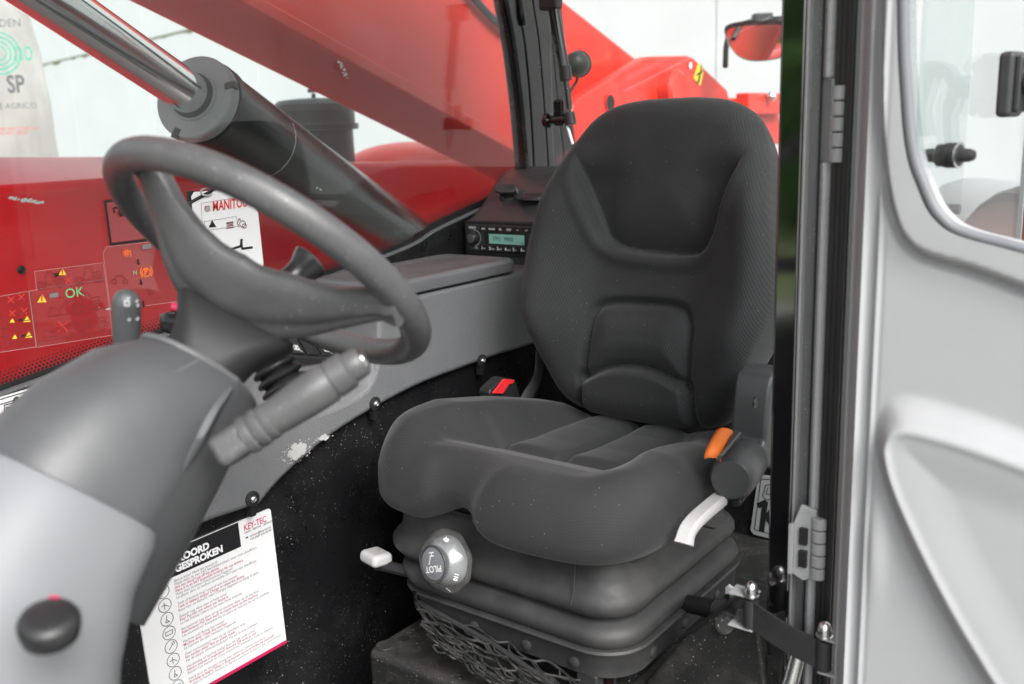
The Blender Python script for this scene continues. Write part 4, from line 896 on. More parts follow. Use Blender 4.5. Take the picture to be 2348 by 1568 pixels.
cd_line([[(461, 466), (560, 450)], [(461, 466), (470, 612)], [(468, 508), (472, 528), (545, 518), (541, 496), (468, 508)]], 0.0007, M['greyink'], 'printed_line')
px_fill([[(478, 522), (496, 520), (486, 504)]], card, M['ink'], l=cl_ + 0.0013)
cd_line([[(486, 508), (487, 515)], [(487, 518), (487, 519.5)]], 0.0018, M['white'], 'printed_mark')
cd_line([[(519, 524), (536, 521)], [(519, 511), (534, 508)], [(519, 513), (535, 510)], [(520, 516), (535, 513)], [(520, 519), (535, 516)]], 0.0016, M['greyink'], 'printed_drawing')
cd_line([[(548, 520), (544, 510), (549, 502)], [(546, 503), (550, 501), (551, 505)], circ(556, 513, 7, 10), circ(560, 518, 5, 10)], 0.0016, M['ink'], 'printed_drawing')
cd_line([[(531, 571), (552, 564), (553, 550), (555, 550)], [(553, 550), (555, 570), (578, 567)]], 0.0042, M['ink'], 'printed_drawing')
text('MT930', gl_pt(492, 440, cl_ + 0.0014), cdir, (0, 0, 1), 0.011, M['greyink'], card)
part('card_ring', *tubeg([gl_pt(473 + 13 * math.cos(a), 440 + 8 * math.sin(a), cl_ + 0.006 * math.sin(a * 1.0)) for a in np.linspace(0, 6.283, 24, endpoint=False)], 0.0016, 8, closed=True), M['steel'], card)
part('card_cord', *tubeg(catmull([gl_pt(425, 472, 0.008), gl_pt(440, 462, 0.012), gl_pt(470, 446, 0.014), gl_pt(500, 428, 0.01)], 5), 0.0028, 8), M['seal'], card)
part('card_clip', *boxg(gl_pt(440, 478, 0.004), (0.014, 0.004, 0.06)), M['plastic'], card, bevel=0.001)

# instruction board on the black side panel
SY = PNL + 0.004
sg = lambda u, v, l=0.0: ony(u, v, SY + l)
sTR, sBR = sg(620, 1165), sg(657, 1473)
sxd = unit(sg(620, 1165) - sg(500, 1216)); szd = unit(sTR - sBR); szd = unit(szd)
sxd = unit(sxd - V3(0, sxd[1], 0)); SHh = np.linalg.norm(sTR - sBR); SW = SHh * 1.02
brd = thing('instruction_board', 'white printed instruction board in three languages on the black side panel', 'board', tuple(sTR - szd * SHh / 2 - sxd * SW / 2))
spt = lambda s, t, l=0.0: sTR - sxd * ((1 - s) * SW) - szd * ((1 - t) * SHh) + V3(0, l, 0)   # s,t from lower corner, 0..1
tl = [spt(a, b) for a, b in ((0, 0), (1, 0), (1, 0.985), (0.993, 0.997), (0.98, 1), (0, 1))]
part('board_sheet', *prismg(tl, (0, -0.003, 0)), M['white'], brd, smooth=0)
part('crimson_edge', *flatg([[(0, 0), (SW, 0), (SW, 0.006 * 1), (0, 0.006)]], spt(0, 0, 0.0006), sxd, szd), M['crimson'], brd, smooth=0)
hx, hy0 = 0.74, 0.83
part('black_heading', *flatg([[(0, hy0 * SHh), (hx * SW, hy0 * SHh), (hx * SW, 1.0 * SHh), (0, 1.0 * SHh)]], spt(0, 0, 0.0006), sxd, szd), M['ink'], brd, smooth=0)
ssp = lambda s, t: spt(s, t, 0.0011)
text('AKKOORD', ssp(0.36, 0.912), sxd, szd, 0.0155, M['white'], brd, bold=0.0008, align='CENTER')
text('AFGESPROKEN', ssp(0.605, 0.853), sxd, szd, 0.0155, M['white'], brd, bold=0.0008, align='RIGHT')
text('KEY-TEC', ssp(0.775, 0.925), sxd, szd, 0.0150, M['crimson'], brd, bold=0.0001, sx=0.78)
text('SALES - RENTAL - SERVICE', ssp(0.775, 0.905), sxd, szd, 0.0048, M['ink'], brd)
text('verhuur@key-tec.be', ssp(0.81, 0.868), sxd, szd, 0.0052, M['ink'], brd); text('+32 (0)89 326 00 99', ssp(0.81, 0.845), sxd, szd, 0.0052, M['ink'], brd)
part('printed_mark', *flatg([[(0.782 * SW, 0.868 * SHh), (0.80 * SW, 0.868 * SHh), (0.80 * SW, 0.878 * SHh), (0.782 * SW, 0.878 * SHh)]], spt(0, 0, 0.0008), sxd, szd), M['ink'], brd, smooth=0)
lines = [('Ben je klaar? Meld het toestel af.', 'Plaats deze op een 24/7 bereikbare plaats voor onze chauffeurs.', 'Are you done? Log off the device.', 'Place it in an 24/7 accessible location for our drivers.', "Vous avez termine? Deconnectez l'appareil.", 'Le placer dans un endroit accessible 24/7 pour nos chauffeurs.'),
         ('Tank of batterij leeg? Laad of tank het toestel.', None, 'Tank or battery empty? Charge or refuel the device.', None, "Reservoir ou batterie vide? Chargez l'appareil ou faites le plein.", None),
         ('Sleutel? Leg deze waar je hem vond.', None, 'Key? Put this one where you found it.', None, "La cle? Mettez celle-ci la ou vous l'avez trouvee.", None),
         ('Accessoires? Leg deze terug of monteer deze op de machine.', None, 'Attachments? Put them back or mount them on the machine.', None, 'Les accessoires? Remettez-les en place ou montez-les sur la machine.', None),
         ('Machine vuil? Reinig het toestel.', None, 'Machine dirty? Clean the machine.', None, "La machine est sale? Nettoyez l'appareil.", None),
         ('Geen nummerplaat? Niet op de openbare weg.', None, 'No number plate? Not on public roads.', None, "Pas de plaque d'immatriculation? Pas sur la voie publique.", None),
         ('Handleiding of keuring nodig? Scan de QR code of bel.', None, 'Need a manual or inspection? Scan the QR code or call.', None, "Besoin d'un manuel ou d'une inspection? Scannez le code ou appelez.", None),
         ('Werk je in de hoogte? Draag een valharnas (zelf te voorzien)!', None, 'Working at height? Wear a drop harness (to be provided by yourself)!', None, 'Travail en hauteur? Portez un harnais antichute (a fournir par vous-meme)!', None)]
y = 0.795; dy = 0.0225
icy = []
for blk in lines:
    icy.append(y - dy * 1.0)
    for k, s in enumerate(blk):
        if s is None: continue
        red_ = k in (2, 3)
        text(s, ssp(0.245, y), sxd, szd, 0.0063, M['crimsontext'] if red_ else M['greytext'], brd, bold=0.00004 if red_ else 0.0, sx=0.93 if red_ else 0.95)
        y -= dy
    y -= dy * 0.85
for k, yy in enumerate(icy):
    yk = 0.77 - k * 0.0925
    ln = [circ(0.165 * SW, yk * SHh, 0.0105, 26)]
    cx_, cy_ = 0.165 * SW, yk * SHh
    ln += [[[(cx_ - 0.004, cy_ - 0.004), (cx_ + 0.003, cy_ + 0.003)], circ(cx_ + 0.004, cy_ + 0.004, 0.0022, 8)], [[(cx_ - 0.006, cy_), (cx_, cy_ + 0.001), (cx_ + 0.006, cy_ - 0.004)], [(cx_ - 0.001, cy_ - 0.006), (cx_ - 0.001, cy_ + 0.005)]], [[(cx_, cy_ + 0.006), (cx_ - 0.001, cy_), (cx_ - 0.003, cy_ - 0.005), (cx_ + 0.003, cy_ - 0.005), (cx_ - 0.001, cy_)]], [[(cx_ - 0.006, cy_ - 0.003), (cx_ - 0.006, cy_ + 0.003), (cx_ + 0.006, cy_ + 0.003), (cx_ + 0.006, cy_ - 0.003), (cx_ - 0.006, cy_ - 0.003)]]][k % 4]
    part('printed_icon', *linesg(ln, 0.0009, spt(0, 0, 0.0009), sxd, szd, V3(0, 1, 0)), M['ink'], brd, smooth=0)
# ------------------------------------------------------------------ driver's seat
YC = -0.845
seat = thing('driver_seat', 'black fabric driver seat on a rubber gaiter in the middle of the cab', 'seat', (-1.25, YC, 0.16))
TB = math.radians(10)
BO = V3(-1.45, YC, 0.52); BU = V3(-math.sin(TB), 0, math.cos(TB)); BN = V3(math.cos(TB), 0, math.sin(TB))
def back_pt(a, b, c): return BO + V3(0, a, 0) + BU * b + BN * c
hw = np.array([(0.006, 0.02), (0.008, 0.075), (0.012, 0.125), (0.022, 0.155), (0.04, 0.175), (0.06, 0.186), (0.118, 0.208), (0.166, 0.229), (0.215, 0.246), (0.266, 0.248), (0.318, 0.243), (0.386, 0.229), (0.453, 0.213), (0.502, 0.198), (0.542, 0.177), (0.566, 0.155), (0.583, 0.125), (0.592, 0.092), (0.597, 0.045)])
hc = np.array(catmull([(b, w_) for b, w_ in hw], 10))
outline = [(w_, b) for b, w_ in hc] + [(-w_, b) for b, w_ in hc[::-1]]
NB, NA = 170, 130
bs = np.concatenate([np.linspace(0.006, 0.03, 14)[:-1], np.linspace(0.03, 0.56, NB - 30)[:-1], np.linspace(0.56, 0.597, 18)])
ss = np.sin(np.linspace(-1, 1, NA) * math.pi / 2 * 0.86) / math.sin(math.pi / 2 * 0.86)
wv = np.interp(bs, hc[:, 0], hc[:, 1])
A = wv[:, None] * ss[None, :]; B = np.repeat(bs[:, None], NA, 1)
dist = poly_dist(A, B, outline)
def relief(A, B):
    c = 0.058 * sstep(0.085, 0.22, np.abs(A)) * sstep(0.0, 0.2, B) * (1 - sstep(0.38, 0.56, B))
    c += 0.020 * np.exp(-((B - 0.13) / 0.10) ** 2) - 0.012 * sstep(0.42, 0.6, B)
    Upl = catmull([(-0.172, 0.51), (-0.163, 0.48), (-0.145, 0.437), (-0.115, 0.372), (-0.094, 0.335), (-0.055, 0.317), (0.018, 0.311), (0.075, 0.312), (0.108, 0.322), (0.130, 0.352), (0.142, 0.401), (0.158, 0.452), (0.176, 0.492), (0.184, 0.515)], 5)
    Ureg = [tuple(p) for p in Upl] + [(0.2, 0.7), (-0.2, 0.7)]
    du = poly_dist(A, B, Upl, False); ins = inside(A, B, Ureg); sd = np.where(ins, du, -du)
    fade = 1 - sstep(0.43, 0.505, B)
    c -= fade * sstep(-0.006, 0.007, sd) * (0.034 * np.exp(-np.clip(sd, 0, 1) / 0.055))
    c += fade * 0.006 * np.exp(-((sd + 0.014) / 0.012) ** 2)
    Lp = catmull([(-0.103, 0.078), (-0.100, 0.13), (-0.095, 0.19), (-0.070, 0.217), (0.012, 0.224), (0.080, 0.221), (0.104, 0.197), (0.110, 0.150), (0.111, 0.085)], 6)
    Ap = catmull([(0.111, 0.085), (0.099, 0.088), (0.059, 0.102), (0.005, 0.107), (-0.049, 0.097), (-0.094, 0.074), (-0.103, 0.078)], 6)
    Lr = [tuple(p) for p in Lp] + [tuple(p) for p in Ap]
    dl = poly_dist(A, B, Lp, False); inl = inside(A, B, Lr)
    dsd = np.where(inl, dl, -dl)
    c += inl * 0.014 * sstep(0.0, 0.05, poly_dist(A, B, Lr)) - 0.014 * np.exp(-(dl / 0.008) ** 2)
    Ar = [(-0.107, 0.03), (-0.101, 0.055)] + [tuple(p) for p in Ap[::-1]] + [(0.113, 0.05), (0.114, 0.0), (0.1, -0.05), (-0.1, -0.05)]
    da = poly_dist(A, B, Ar); ina = inside(A, B, Ar); sa = np.where(ina, da, -da)
    c += 0.020 * sstep(-0.002, 0.010, sa) - 0.011 * np.exp(-((sa + 0.007) / 0.006) ** 2)
    return c
c0 = relief(A, B)
rf = 0.05; q = np.clip(dist / rf, 0, 1)
CF = c0 - rf * (1 - np.sqrt(np.clip(1 - (1 - q) ** 2.2, 0, 1)))
rbk = 0.045; q2 = np.clip(dist / rbk, 0, 1)
CB = -0.105 + rbk * (1 - np.sqrt(np.clip(1 - (1 - q2) ** 2, 0, 1))) + 0.02 * sstep(0.05, 0.25, B) * 0
CF = np.maximum(CF, CB)
nr, ncv = A.shape
V = [back_pt(A[i, j], B[i, j], CF[i, j]) for i in range(nr) for j in range(ncv)] + [back_pt(A[i, j], B[i, j], CB[i, j]) for i in range(nr) for j in range(ncv)]
uv = [(A[i, j], B[i, j]) for i in range(nr) for j in range(ncv)] * 2
F = []
o_ = nr * ncv
for i in range(nr - 1):
    for j in range(ncv - 1):
        F.append([i * ncv + j, i * ncv + j + 1, (i + 1) * ncv + j + 1, (i + 1) * ncv + j]); F.append([o_ + i * ncv + j, o_ + (i + 1) * ncv + j, o_ + (i + 1) * ncv + j + 1, o_ + i * ncv + j + 1])
bd_ = [j for j in range(ncv)] + [i * ncv + ncv - 1 for i in range(1, nr)] + [(nr - 1) * ncv + j for j in range(ncv - 2, -1, -1)] + [i * ncv for i in range(nr - 2, 0, -1)]
for k in range(len(bd_)):
    a_, b2 = bd_[k], bd_[(k + 1) % len(bd_)]; F.append([a_, o_ + a_, o_ + b2, b2])
part('backrest', V, F, M['fabric'], seat, smooth=75, uv=uv)

# seat cushion
XF, XB = -0.995, -1.50
out = []
hwid = 0.252
pts = [(XB, -0.20), (XB - 0.0, 0.20), (XB + 0.03, 0.235), (XB + 0.10, 0.247), (-1.30, 0.250), (-1.17, 0.253), (-1.09, 0.247), (-1.035, 0.222), (-1.003, 0.18), (-0.990, 0.12), (-0.986, 0.06), (-0.987, 0.022), (-0.992, 0.002), (-1.004, -0.012), (-1.013, -0.028), (-1.016, -0.048), (-1.015, -0.068), (-1.010, -0.086), (-1.001, -0.106), (-0.999, -0.13), (-1.004, -0.165), (-1.012, -0.195)]
full = pts + [(x, -y) for x, y in pts[7:1:-1]]
cout = [(p[0], p[1] * (1.075 if p[1] < -0.1 else 1.0) + (0.0075 if p[1] < -0.1 else 0.0)) for p in catmull([(x, y) for x, y in full], 6, True)]
NX, NY = 170, 170
xs_ = np.linspace(0, 1, NX); ys_ = np.linspace(-1, 1, NY)
# map a disc-like grid onto the outline by polar rings
NT, NR = 220, 70
ca = np.array(cout); cen = np.array((-1.25, 0.0))
ang = np.unwrap(np.arctan2(ca[:, 1] - cen[1], ca[:, 0] - cen[0]))
if ang[-1] < ang[0]: ca = ca[::-1]; ang = np.unwrap(np.arctan2(ca[:, 1] - cen[1], ca[:, 0] - cen[0]))
L_ = np.concatenate([[0], np.cumsum(np.hypot(*np.diff(np.vstack([ca, ca[:1]]), axis=0).T))]); tt = np.linspace(0, L_[-1], NT, endpoint=False)
cx = np.interp(tt, L_, np.append(ca[:, 0], ca[0, 0])); cy_ = np.interp(tt, L_, np.append(ca[:, 1], ca[0, 1]))
rr1 = 1 - (1 - np.linspace(0.004, 1, NR)) ** 1.5
X = cen[0] + rr1[:, None] * (cx - cen[0])[None, :]; Y = cen[1] + rr1[:, None] * (cy_ - cen[1])[None, :]
D = poly_dist(X, Y, cout)
big = [(x, y) for x, y in cout]
NOT = -0.052        # the notch in the front edge sits off centre
def ctop(X, Y):
    ay = np.abs(Y)
    zs_ = np.interp(X, [-1.50, -1.40, -1.30, -1.18, -1.09, -1.02, -0.97], [0.528, 0.556, 0.583, 0.606, 0.606, 0.596, 0.585])
    zm_ = np.interp(X, [-1.50, -1.40, -1.30, -1.21, -1.175, -1.14, -1.09, -1.03, -0.97], [0.518, 0.516, 0.520, 0.530, 0.540, 0.556, 0.573, 0.578, 0.570])
    zs_ = zs_ - 0.020 * sstep(0.02, 0.12, Y) * sstep(-1.5, -1.35, X)
    edge_ = 0.150 + 0.022 * sstep(-1.25, -1.10, X) - 0.018 * (1 - sstep(-1.48, -1.38, X))
    f = sstep(edge_ - 0.042, edge_ + 0.030, ay)
    z = zm_ + (zs_ - zm_) * f - 0.006 * np.exp(-((ay - edge_ + 0.034) / 0.012) ** 2) * (1 - sstep(-1.2, -1.1, X))
    back = 1 - sstep(-1.235, -1.19, X + 0.25 * Y * Y)
    z = z - 0.014 * np.exp(-((Y - 0.004) / 0.009) ** 2) * back + 0.009 * back * (1 - f) * np.clip(np.cos((ay - 0.062) / 0.062 * 1.3), 0, 1)
    z = z - 0.008 * np.exp(-((X + 1.212 + 0.25 * Y * Y) / 0.012) ** 2) * (1 - f)
    return z
zt_ = ctop(X, Y)
rT = 0.048 + 0.030 * sstep(-1.14, -1.02, X)
q = np.clip(D / rT, 0, 1)
ZT = zt_ - rT * (1 - np.sqrt(np.clip(1 - (1 - q) ** 2.1, 0, 1)))
zb_ = 0.460 + 0.030 * np.exp(-((Y - NOT) / 0.05) ** 2) * sstep(-1.15, -1.04, X) - 0.012 * (1 - sstep(-1.5, -1.2, X))
q2 = np.clip(D / 0.04, 0, 1)
ZB = zb_ + 0.036 * (1 - np.sqrt(np.clip(1 - (1 - q2) ** 2, 0, 1)))
ZT = np.maximum(ZT, ZB + 0.001)
V = [(X[i, j], YC + Y[i, j], ZT[i, j]) for i in range(NR) for j in range(NT)] + [(X[i, j], YC + Y[i, j], ZB[i, j]) for i in range(NR) for j in range(NT)]
uv = [(X[i, j] + 0.0, Y[i, j] + (0.0)) for i in range(NR) for j in range(NT)] * 2
# the weave follows the surface outwards from the middle
P3 = np.stack([X, Y, ZT], -1); arc = np.vstack([np.zeros((1, NT)), np.cumsum(np.linalg.norm(np.diff(P3, axis=0), axis=2), axis=0)])
dr = np.hypot(X - cen[0], Y) + 1e-6
uvx, uvy = (X - cen[0]) / dr * arc, Y / dr * arc
uv = [(uvx[i, j], uvy[i, j]) for i in range(NR) for j in range(NT)] * 2
F = []; o_ = NR * NT
for i in range(NR - 1):
    for j in range(NT):
        k = (j + 1) % NT
        F.append([i * NT + j, i * NT + k, (i + 1) * NT + k, (i + 1) * NT + j]); F.append([o_ + i * NT + j, o_ + (i + 1) * NT + j, o_ + (i + 1) * NT + k, o_ + i * NT + k])
F.append(list(range(NT))); F.append([o_ + j for j in range(NT)][::-1])
for j in range(NT):
    k = (j + 1) % NT; e = (NR - 1) * NT; F.append([e + j, o_ + e + j, o_ + e + k, e + k])
part('seat_cushion', V, F, M['fabric2'], seat, smooth=75, uv=uv)
part('cushion_pan', *loftg([rrect((-1.27, YC, z), (1, 0, 0), (0, 1, 0), hx_, hy_, 0.06) for z, hx_, hy_ in ((0.44, 0.20, 0.205), (0.475, 0.215, 0.215))]), M['rubber'], seat)

# rubber gaiter
GX0, GX1, GY0, GY1 = -1.445, -1.045, -1.040, -0.632
def gring(z, d, wob=0.0):
    r = rrect(((GX0 + GX1) / 2, (GY0 + GY1) / 2, z), (1, 0, 0), (0, 1, 0), (GX1 - GX0) / 2 + d, (GY1 - GY0) / 2 + d, 0.055 + d, 10)
    ext = 0.046 * float(sstep(0.315, 0.40, z))
    return [V3(p[0], p[1] - ext * max(0.0, min(1.0, (GY1 - p[1]) / (GY1 - GY0))), p[2] + wob * math.sin(p[0] * 17 + p[1] * 11)) for p in r]
def subdiv(r, m=6):
    o2 = []
    for i in range(len(r)):
        a, b = r[i], r[(i + 1) % len(r)]; n = m if np.linalg.norm(b - a) > 0.05 else 1
        o2 += [a + (b - a) * k / n for k in range(n)]
    return o2
gp = [(0.478, -0.012), (0.455, -0.008), (0.425, -0.004), (0.412, 0.000), (0.405, 0.008), (0.396, 0.014), (0.386, 0.015), (0.377, 0.010), (0.371, 0.001), (0.368, -0.006), (0.365, -0.002), (0.361, 0.009), (0.354, 0.018), (0.345, 0.021), (0.337, 0.019), (0.331, 0.015), (0.329, 0.013)]
part('gaiter', *loftg([subdiv(gring(z, d - 0.006, 0.002)) for z, d in gp], cap=False), M['rubber'], seat, smooth=60)
fl = [(0.331, 0.008), (0.331, 0.0165), (0.3275, 0.0185), (0.323, 0.0165), (0.318, 0.0125), (0.288, 0.0105), (0.288, 0.006), (0.326, 0.005)]
FLG = [subdiv(gring(z, d, 0.0)) for z, d in fl]
part('gaiter_flange', *loftg(FLG, cap=False), M['rubber'], seat, smooth=35)
for (x, y, nx, ny) in [(GX1 + 0.0125, y, 1, 0) for y in (-0.985, -0.885, -0.785, -0.70)] + [(x, GY1 + 0.0115, 0, 1) for x in (-1.12, -1.22, -1.33)]:
    part('flange_rivet', *latheg((x, y, 0.303), (nx, ny, 0), [(0.0085, -0.002), (0.0085, 0.0018), (0.0065, 0.003), (0, 0.003)], 18), M['rubber'], seat)
part('flange_tab', *bb(GX1 - 0.012, GX1 + 0.009, -0.70, -0.665, 0.262, 0.289), M['rubber'], seat, bevel=0.003)
part('seam_line', *tubeg([V3(GX1 - 0.003, -0.705, 0.455), V3(GX1 + 0.002, -0.705, 0.414), V3(GX1 + 0.0095, -0.706, 0.39)], 0.0012, 6), M['rubber'], seat)
# riser under the gaiter
RB = part('seat_riser', *bb(-1.43, -1.066, -1.02, -0.652, 0.16, 0.306), M['blackpanel'], seat, smooth=0, bevel=0.006)
for x, y in ((-1.064, -0.95), (-1.064, -0.74)):
    part('riser_bolt', *latheg((x, y, 0.2), (1, 0, 0), [(0.011, 0), (0.011, 0.004), (0.007, 0.006), (0, 0.006)], 12), M['plastic'], seat)
part('slide_rail', *bb(-1.40, -1.07, -0.664, -0.644, 0.29, 0.302), M['steel'], seat, bevel=0.002)
part('red_wire', *tubeg(catmull([V3(-1.055, -0.69, 0.285), V3(-1.050, -0.685, 0.272), V3(-1.053, -0.678, 0.262), V3(-1.05, -0.672, 0.25)], 5), 0.004, 8), M['beltred'], seat)

# weight dial
KC = onx(1032, 1283, GX1 + 0.028); kax = unit((0.97, -0.10, 0.17)); kup = unit(np.cross(np.cross(kax, (0, 0, 1)), kax)); krt = unit(np.cross(kup, kax))
kn = part('weight_dial', *latheg(KC, kax, [(0.012, -0.03), (0.012, -0.006), (0.040, -0.005), (0.0485, 0.000), (0.0495, 0.010), (0.047, 0.017), (0.038, 0.030), (0.034, 0.033), (0.030, 0.034), (0.0, 0.034)], 96, mod=None), M['clearthin'], seat, smooth=40)
for v in kn.data.vertices: pass
me = kn.data; k0 = KC - ORG[kn.name]
for v in me.vertices:
    p = np.array(v.co) - k0; h_ = p @ kax; r_ = p - kax * h_; R_ = np.linalg.norm(r_)
    if R_ > 0.039:
        a = math.atan2(r_ @ kup, r_ @ krt); f_ = 1 - 0.045 * (0.5 + 0.5 * math.cos(a * 8)) * min(1, (R_ - 0.039) / 0.008)
        v.co = Vector(k0 + kax * h_ + r_ * f_)
part('dial_core', *latheg(KC, kax, [(0.030, -0.003), (0.038, 0.001), (0.037, 0.012), (0.029, 0.026), (0.0265, 0.0275), (0.0, 0.0275)], 64), M['core'], kn, smooth=30)
part('dial_face', *latheg(KC, kax, [(0.0245, 0.0335), (0.0245, 0.0358), (0.0235, 0.0362), (0.0, 0.0362)], 48), M['dial'], kn, smooth=30)
part('dial_rim', *latheg(KC, kax, [(0.0252, 0.0342), (0.0285, 0.0345), (0.0292, 0.0362), (0.0282, 0.0372), (0.0258, 0.0368), (0.0252, 0.0342)], 64, cap=False), M['cover'], kn, smooth=40)
tup = unit(-0.94 * kup + 0.34 * krt); trt = unit(np.cross(tup, kax))
text('PILOT', KC + kax * 0.0366 + tup * 0.003, trt, tup, 0.0135, M['white2'], kn, align='CENTER', bold=0.0002)
part('seat_symbol', *linesg([[(-0.008, 0.016), (-0.003, 0.006), (-0.003, 0.004), (0.005, 0.004)], [(0.001, 0.004), (0.001, -0.001)], [(-0.004, -0.001), (0.006, -0.001)]], 0.0016, KC + kax * 0.0366 - tup * 0.016, -trt, tup, kax), M['white2'], kn, smooth=0)
def dial_mark(a):
    d = math.cos(a) * kup - math.sin(a) * krt
    return KC + kax * 0.0238 + d * 0.0425, d, np.cross(kax, d)
for a in (-1.05, -2.5):
    o, d, t_ = dial_mark(a)
    part('dial_tick', *linesg([[(-0.004, 0), (0.004, 0)]], 0.0014, o, unit(d - kax * 0.75), t_, unit(kax + d * 0.7), 0.0012), M['white2'], kn, smooth=0)
for a, s in ((-0.35, '90'), (-1.8, '110')):
    o, d, t_ = dial_mark(a)
    text(s, o + unit(kax + d * 0.7) * 0.0012 + d * 0.002, -t_, -unit(d - kax * 0.75), 0.0088, M['white2'], kn, align='CENTER', bold=0.0003)

# slide lever, recline lever
sl_c = onx(862, 1277, GX1 + 0.005)
slv = part('slide_lever', *boxg(sl_c, (0.040, 0.048, 0.022), unit((0.97, -0.18, 0.1)), unit((0.18, 0.97, 0))), M['levergrey'], seat, bevel=0.009, seg=4)
part('lever_rod', *tubeg([sl_c + V3(0, 0.0, -0.012), sl_c + V3(-0.03, 0.10, -0.022), sl_c + V3(-0.08, 0.2, -0.02)], 0.010, 10), M['plastic'], seat)
text('L', sl_c + V3(0.002, 0.016, 0.0195), V3(0.45, -0.85, 0), V3(0.85, 0.45, 0), 0.020, M['greyink'], slv, bold=-0.0003, sx=0.8)
RY = -0.562
ra, rb2 = ony(1636, 1150, RY), ony(1566, 1232, RY)
rl_pts = [ony(1651, 1143, RY), ony(1628, 1162, RY), ony(1606, 1181, RY), ony(1588, 1199, RY), ony(1574, 1220, RY), ony(1567, 1247, RY)]
rc = catmull(rl_pts, 6); rings = []
for i, p in enumerate(rc):
    d = unit(rc[min(i + 1, len(rc) - 1)] - rc[max(i - 1, 0)]); n_ = unit(np.cross((0, 1, 0), d)); tk = 0.0085 if i < len(rc) - 4 else 0.0085 + 0.0012 * (i - len(rc) + 5)
    rings.append([p + V3(0, 1, 0) * a * 0.0115 + n_ * b * tk for a, b in ((1, 0.6), (0.8, 1), (-0.8, 1), (-1, 0.6), (-1, -0.6), (-0.8, -1), (0.8, -1), (1, -0.6))])
part('recline_lever', *loftg(rings), M['levergrey'], seat, smooth=40, bevel=0.0015)
part('lever_bracket', *prismg([ony(1655, 1170, RY - 0.018), ony(1672, 1180, RY - 0.018), ony(1640, 1215, RY - 0.018), ony(1606, 1205, RY - 0.018)], (0, -0.02, 0)), M['plastic'], seat, bevel=0.004)

# hinge cover and belt reel at the door side
HYc = -0.612
hp = [(1672, 1000), (1676, 940), (1682, 880), (1688, 852), (1700, 836), (1716, 830), (1733, 838), (1742, 858), (1745, 900), (1742, 1000), (1730, 1040), (1690, 1060), (1660, 1050), (1645, 1060)]
hpp = [ony(u, v, HYc) for u, v in hp]
part('hinge_cover', *prismg(hpp, (0, 0.060, 0)), M['cover'], seat, smooth=30, bevel=0.018, seg=4)
part('cover_screw', *latheg(ony(1731, 922, HYc + 0.060), (0, 1, 0), [(0.0085, -0.001), (0.0085, 0.001), (0.0055, -0.0005), (0.003, 0.0015), (0, 0.0015)], 20), M['plastic'], seat)
sb = [(1690, 960), (1655, 985), (1632, 1030), (1612, 1080), (1604, 1140), (1620, 1150), (1650, 1110), (1690, 1090), (1740, 1060), (1750, 990)]
part('side_bracket', *prismg([ony(u, v, HYc - 0.01) for u, v in sb], (0, 0.03, 0)), M['cover'], seat, smooth=30, bevel=0.008, seg=3)
rc0 = ony(1674, 1100, -0.545); rax = unit(ony(1734, 1020, -0.590) - rc0); rdep = (rc0 - CAM) @ FW; rrad = 54 / FPX * rdep
reel = part('belt_reel', *latheg(rc0, rax, [(0, -0.002), (rrad * 0.80, -0.001), (rrad * 0.9, 0.002), (rrad * 0.93, 0.006), (rrad, 0.010), (rrad * 1.03, 0.07), (rrad * 1.0, 0.112), (rrad * 0.85, 0.122), (0, 0.124)], 48), M['cover'], seat, smooth=35)
fa, fb = frame(rax)
part('reel_mount', *boxg(rc0 + rax * 0.05 - V3(0, 0, rrad * 0.95), (0.05, 0.03, 0.02), rax, (0, 1, 0)), M['plastic'], seat, bevel=0.004)
part('reel_screw', *latheg(ony(1688, 1149, -0.54), (0.6, 0.4, -0.5), [(0.007, 0), (0.007, 0.005), (0.004, 0.006), (0, 0.006)], 14), M['plastic'], seat)
# orange end of the belt lying over the reel slot
oa, ob = ony(1664, 986, -0.567), ony(1638, 1036, -0.560)
oe = unit(ony(1682, 992, -0.56) - ony(1655, 984, -0.572))
rings = []
for i, p in enumerate(catmull([oa, 0.5 * (oa + ob) + V3(0, 0, 0.002), ob, ob + V3(0.004, 0.0, -0.010)], 5)):
    wd_ = 0.0125; up_ = unit(np.cross(ob - oa, oe)); up_ = up_ if up_[2] > 0 else -up_
    rings.append([p - oe * wd_ - up_ * 0.004, p - oe * wd_ * 0.6 + up_ * 0.002, p + up_ * 0.004, p + oe * wd_ * 0.6 + up_ * 0.003, p + oe * wd_ - up_ * 0.002])
Vv, Ff = loftg(rings, cap=False, closed=False)
ow = part('belt_webbing', Vv, Ff, M['orange'], seat, smooth=60, solid=0.002)
part('reel_lip', *boxg(0.5 * (ony(1692, 996, -0.552) + ony(1648, 1050, -0.545)), (0.006, np.linalg.norm(ony(1692, 996, -0.552) - ony(1648, 1050, -0.545)), 0.012), oe, unit(ony(1692, 996, -0.552) - ony(1648, 1050, -0.545))), M['cover'], seat, bevel=0.002)
V, F = linesg([[(0, k * 0.004), (0, k * 0.004 + 0.0022)] for k in range(9)], 0.0008, 0.5 * (oa + ob) - unit(oa - ob) * 0.018 + up_ * 0.0056 - V3(0, 0, 0), oe, unit(oa - ob), up_)
part('stitching', V, F, M['brown'], ow, smooth=0)
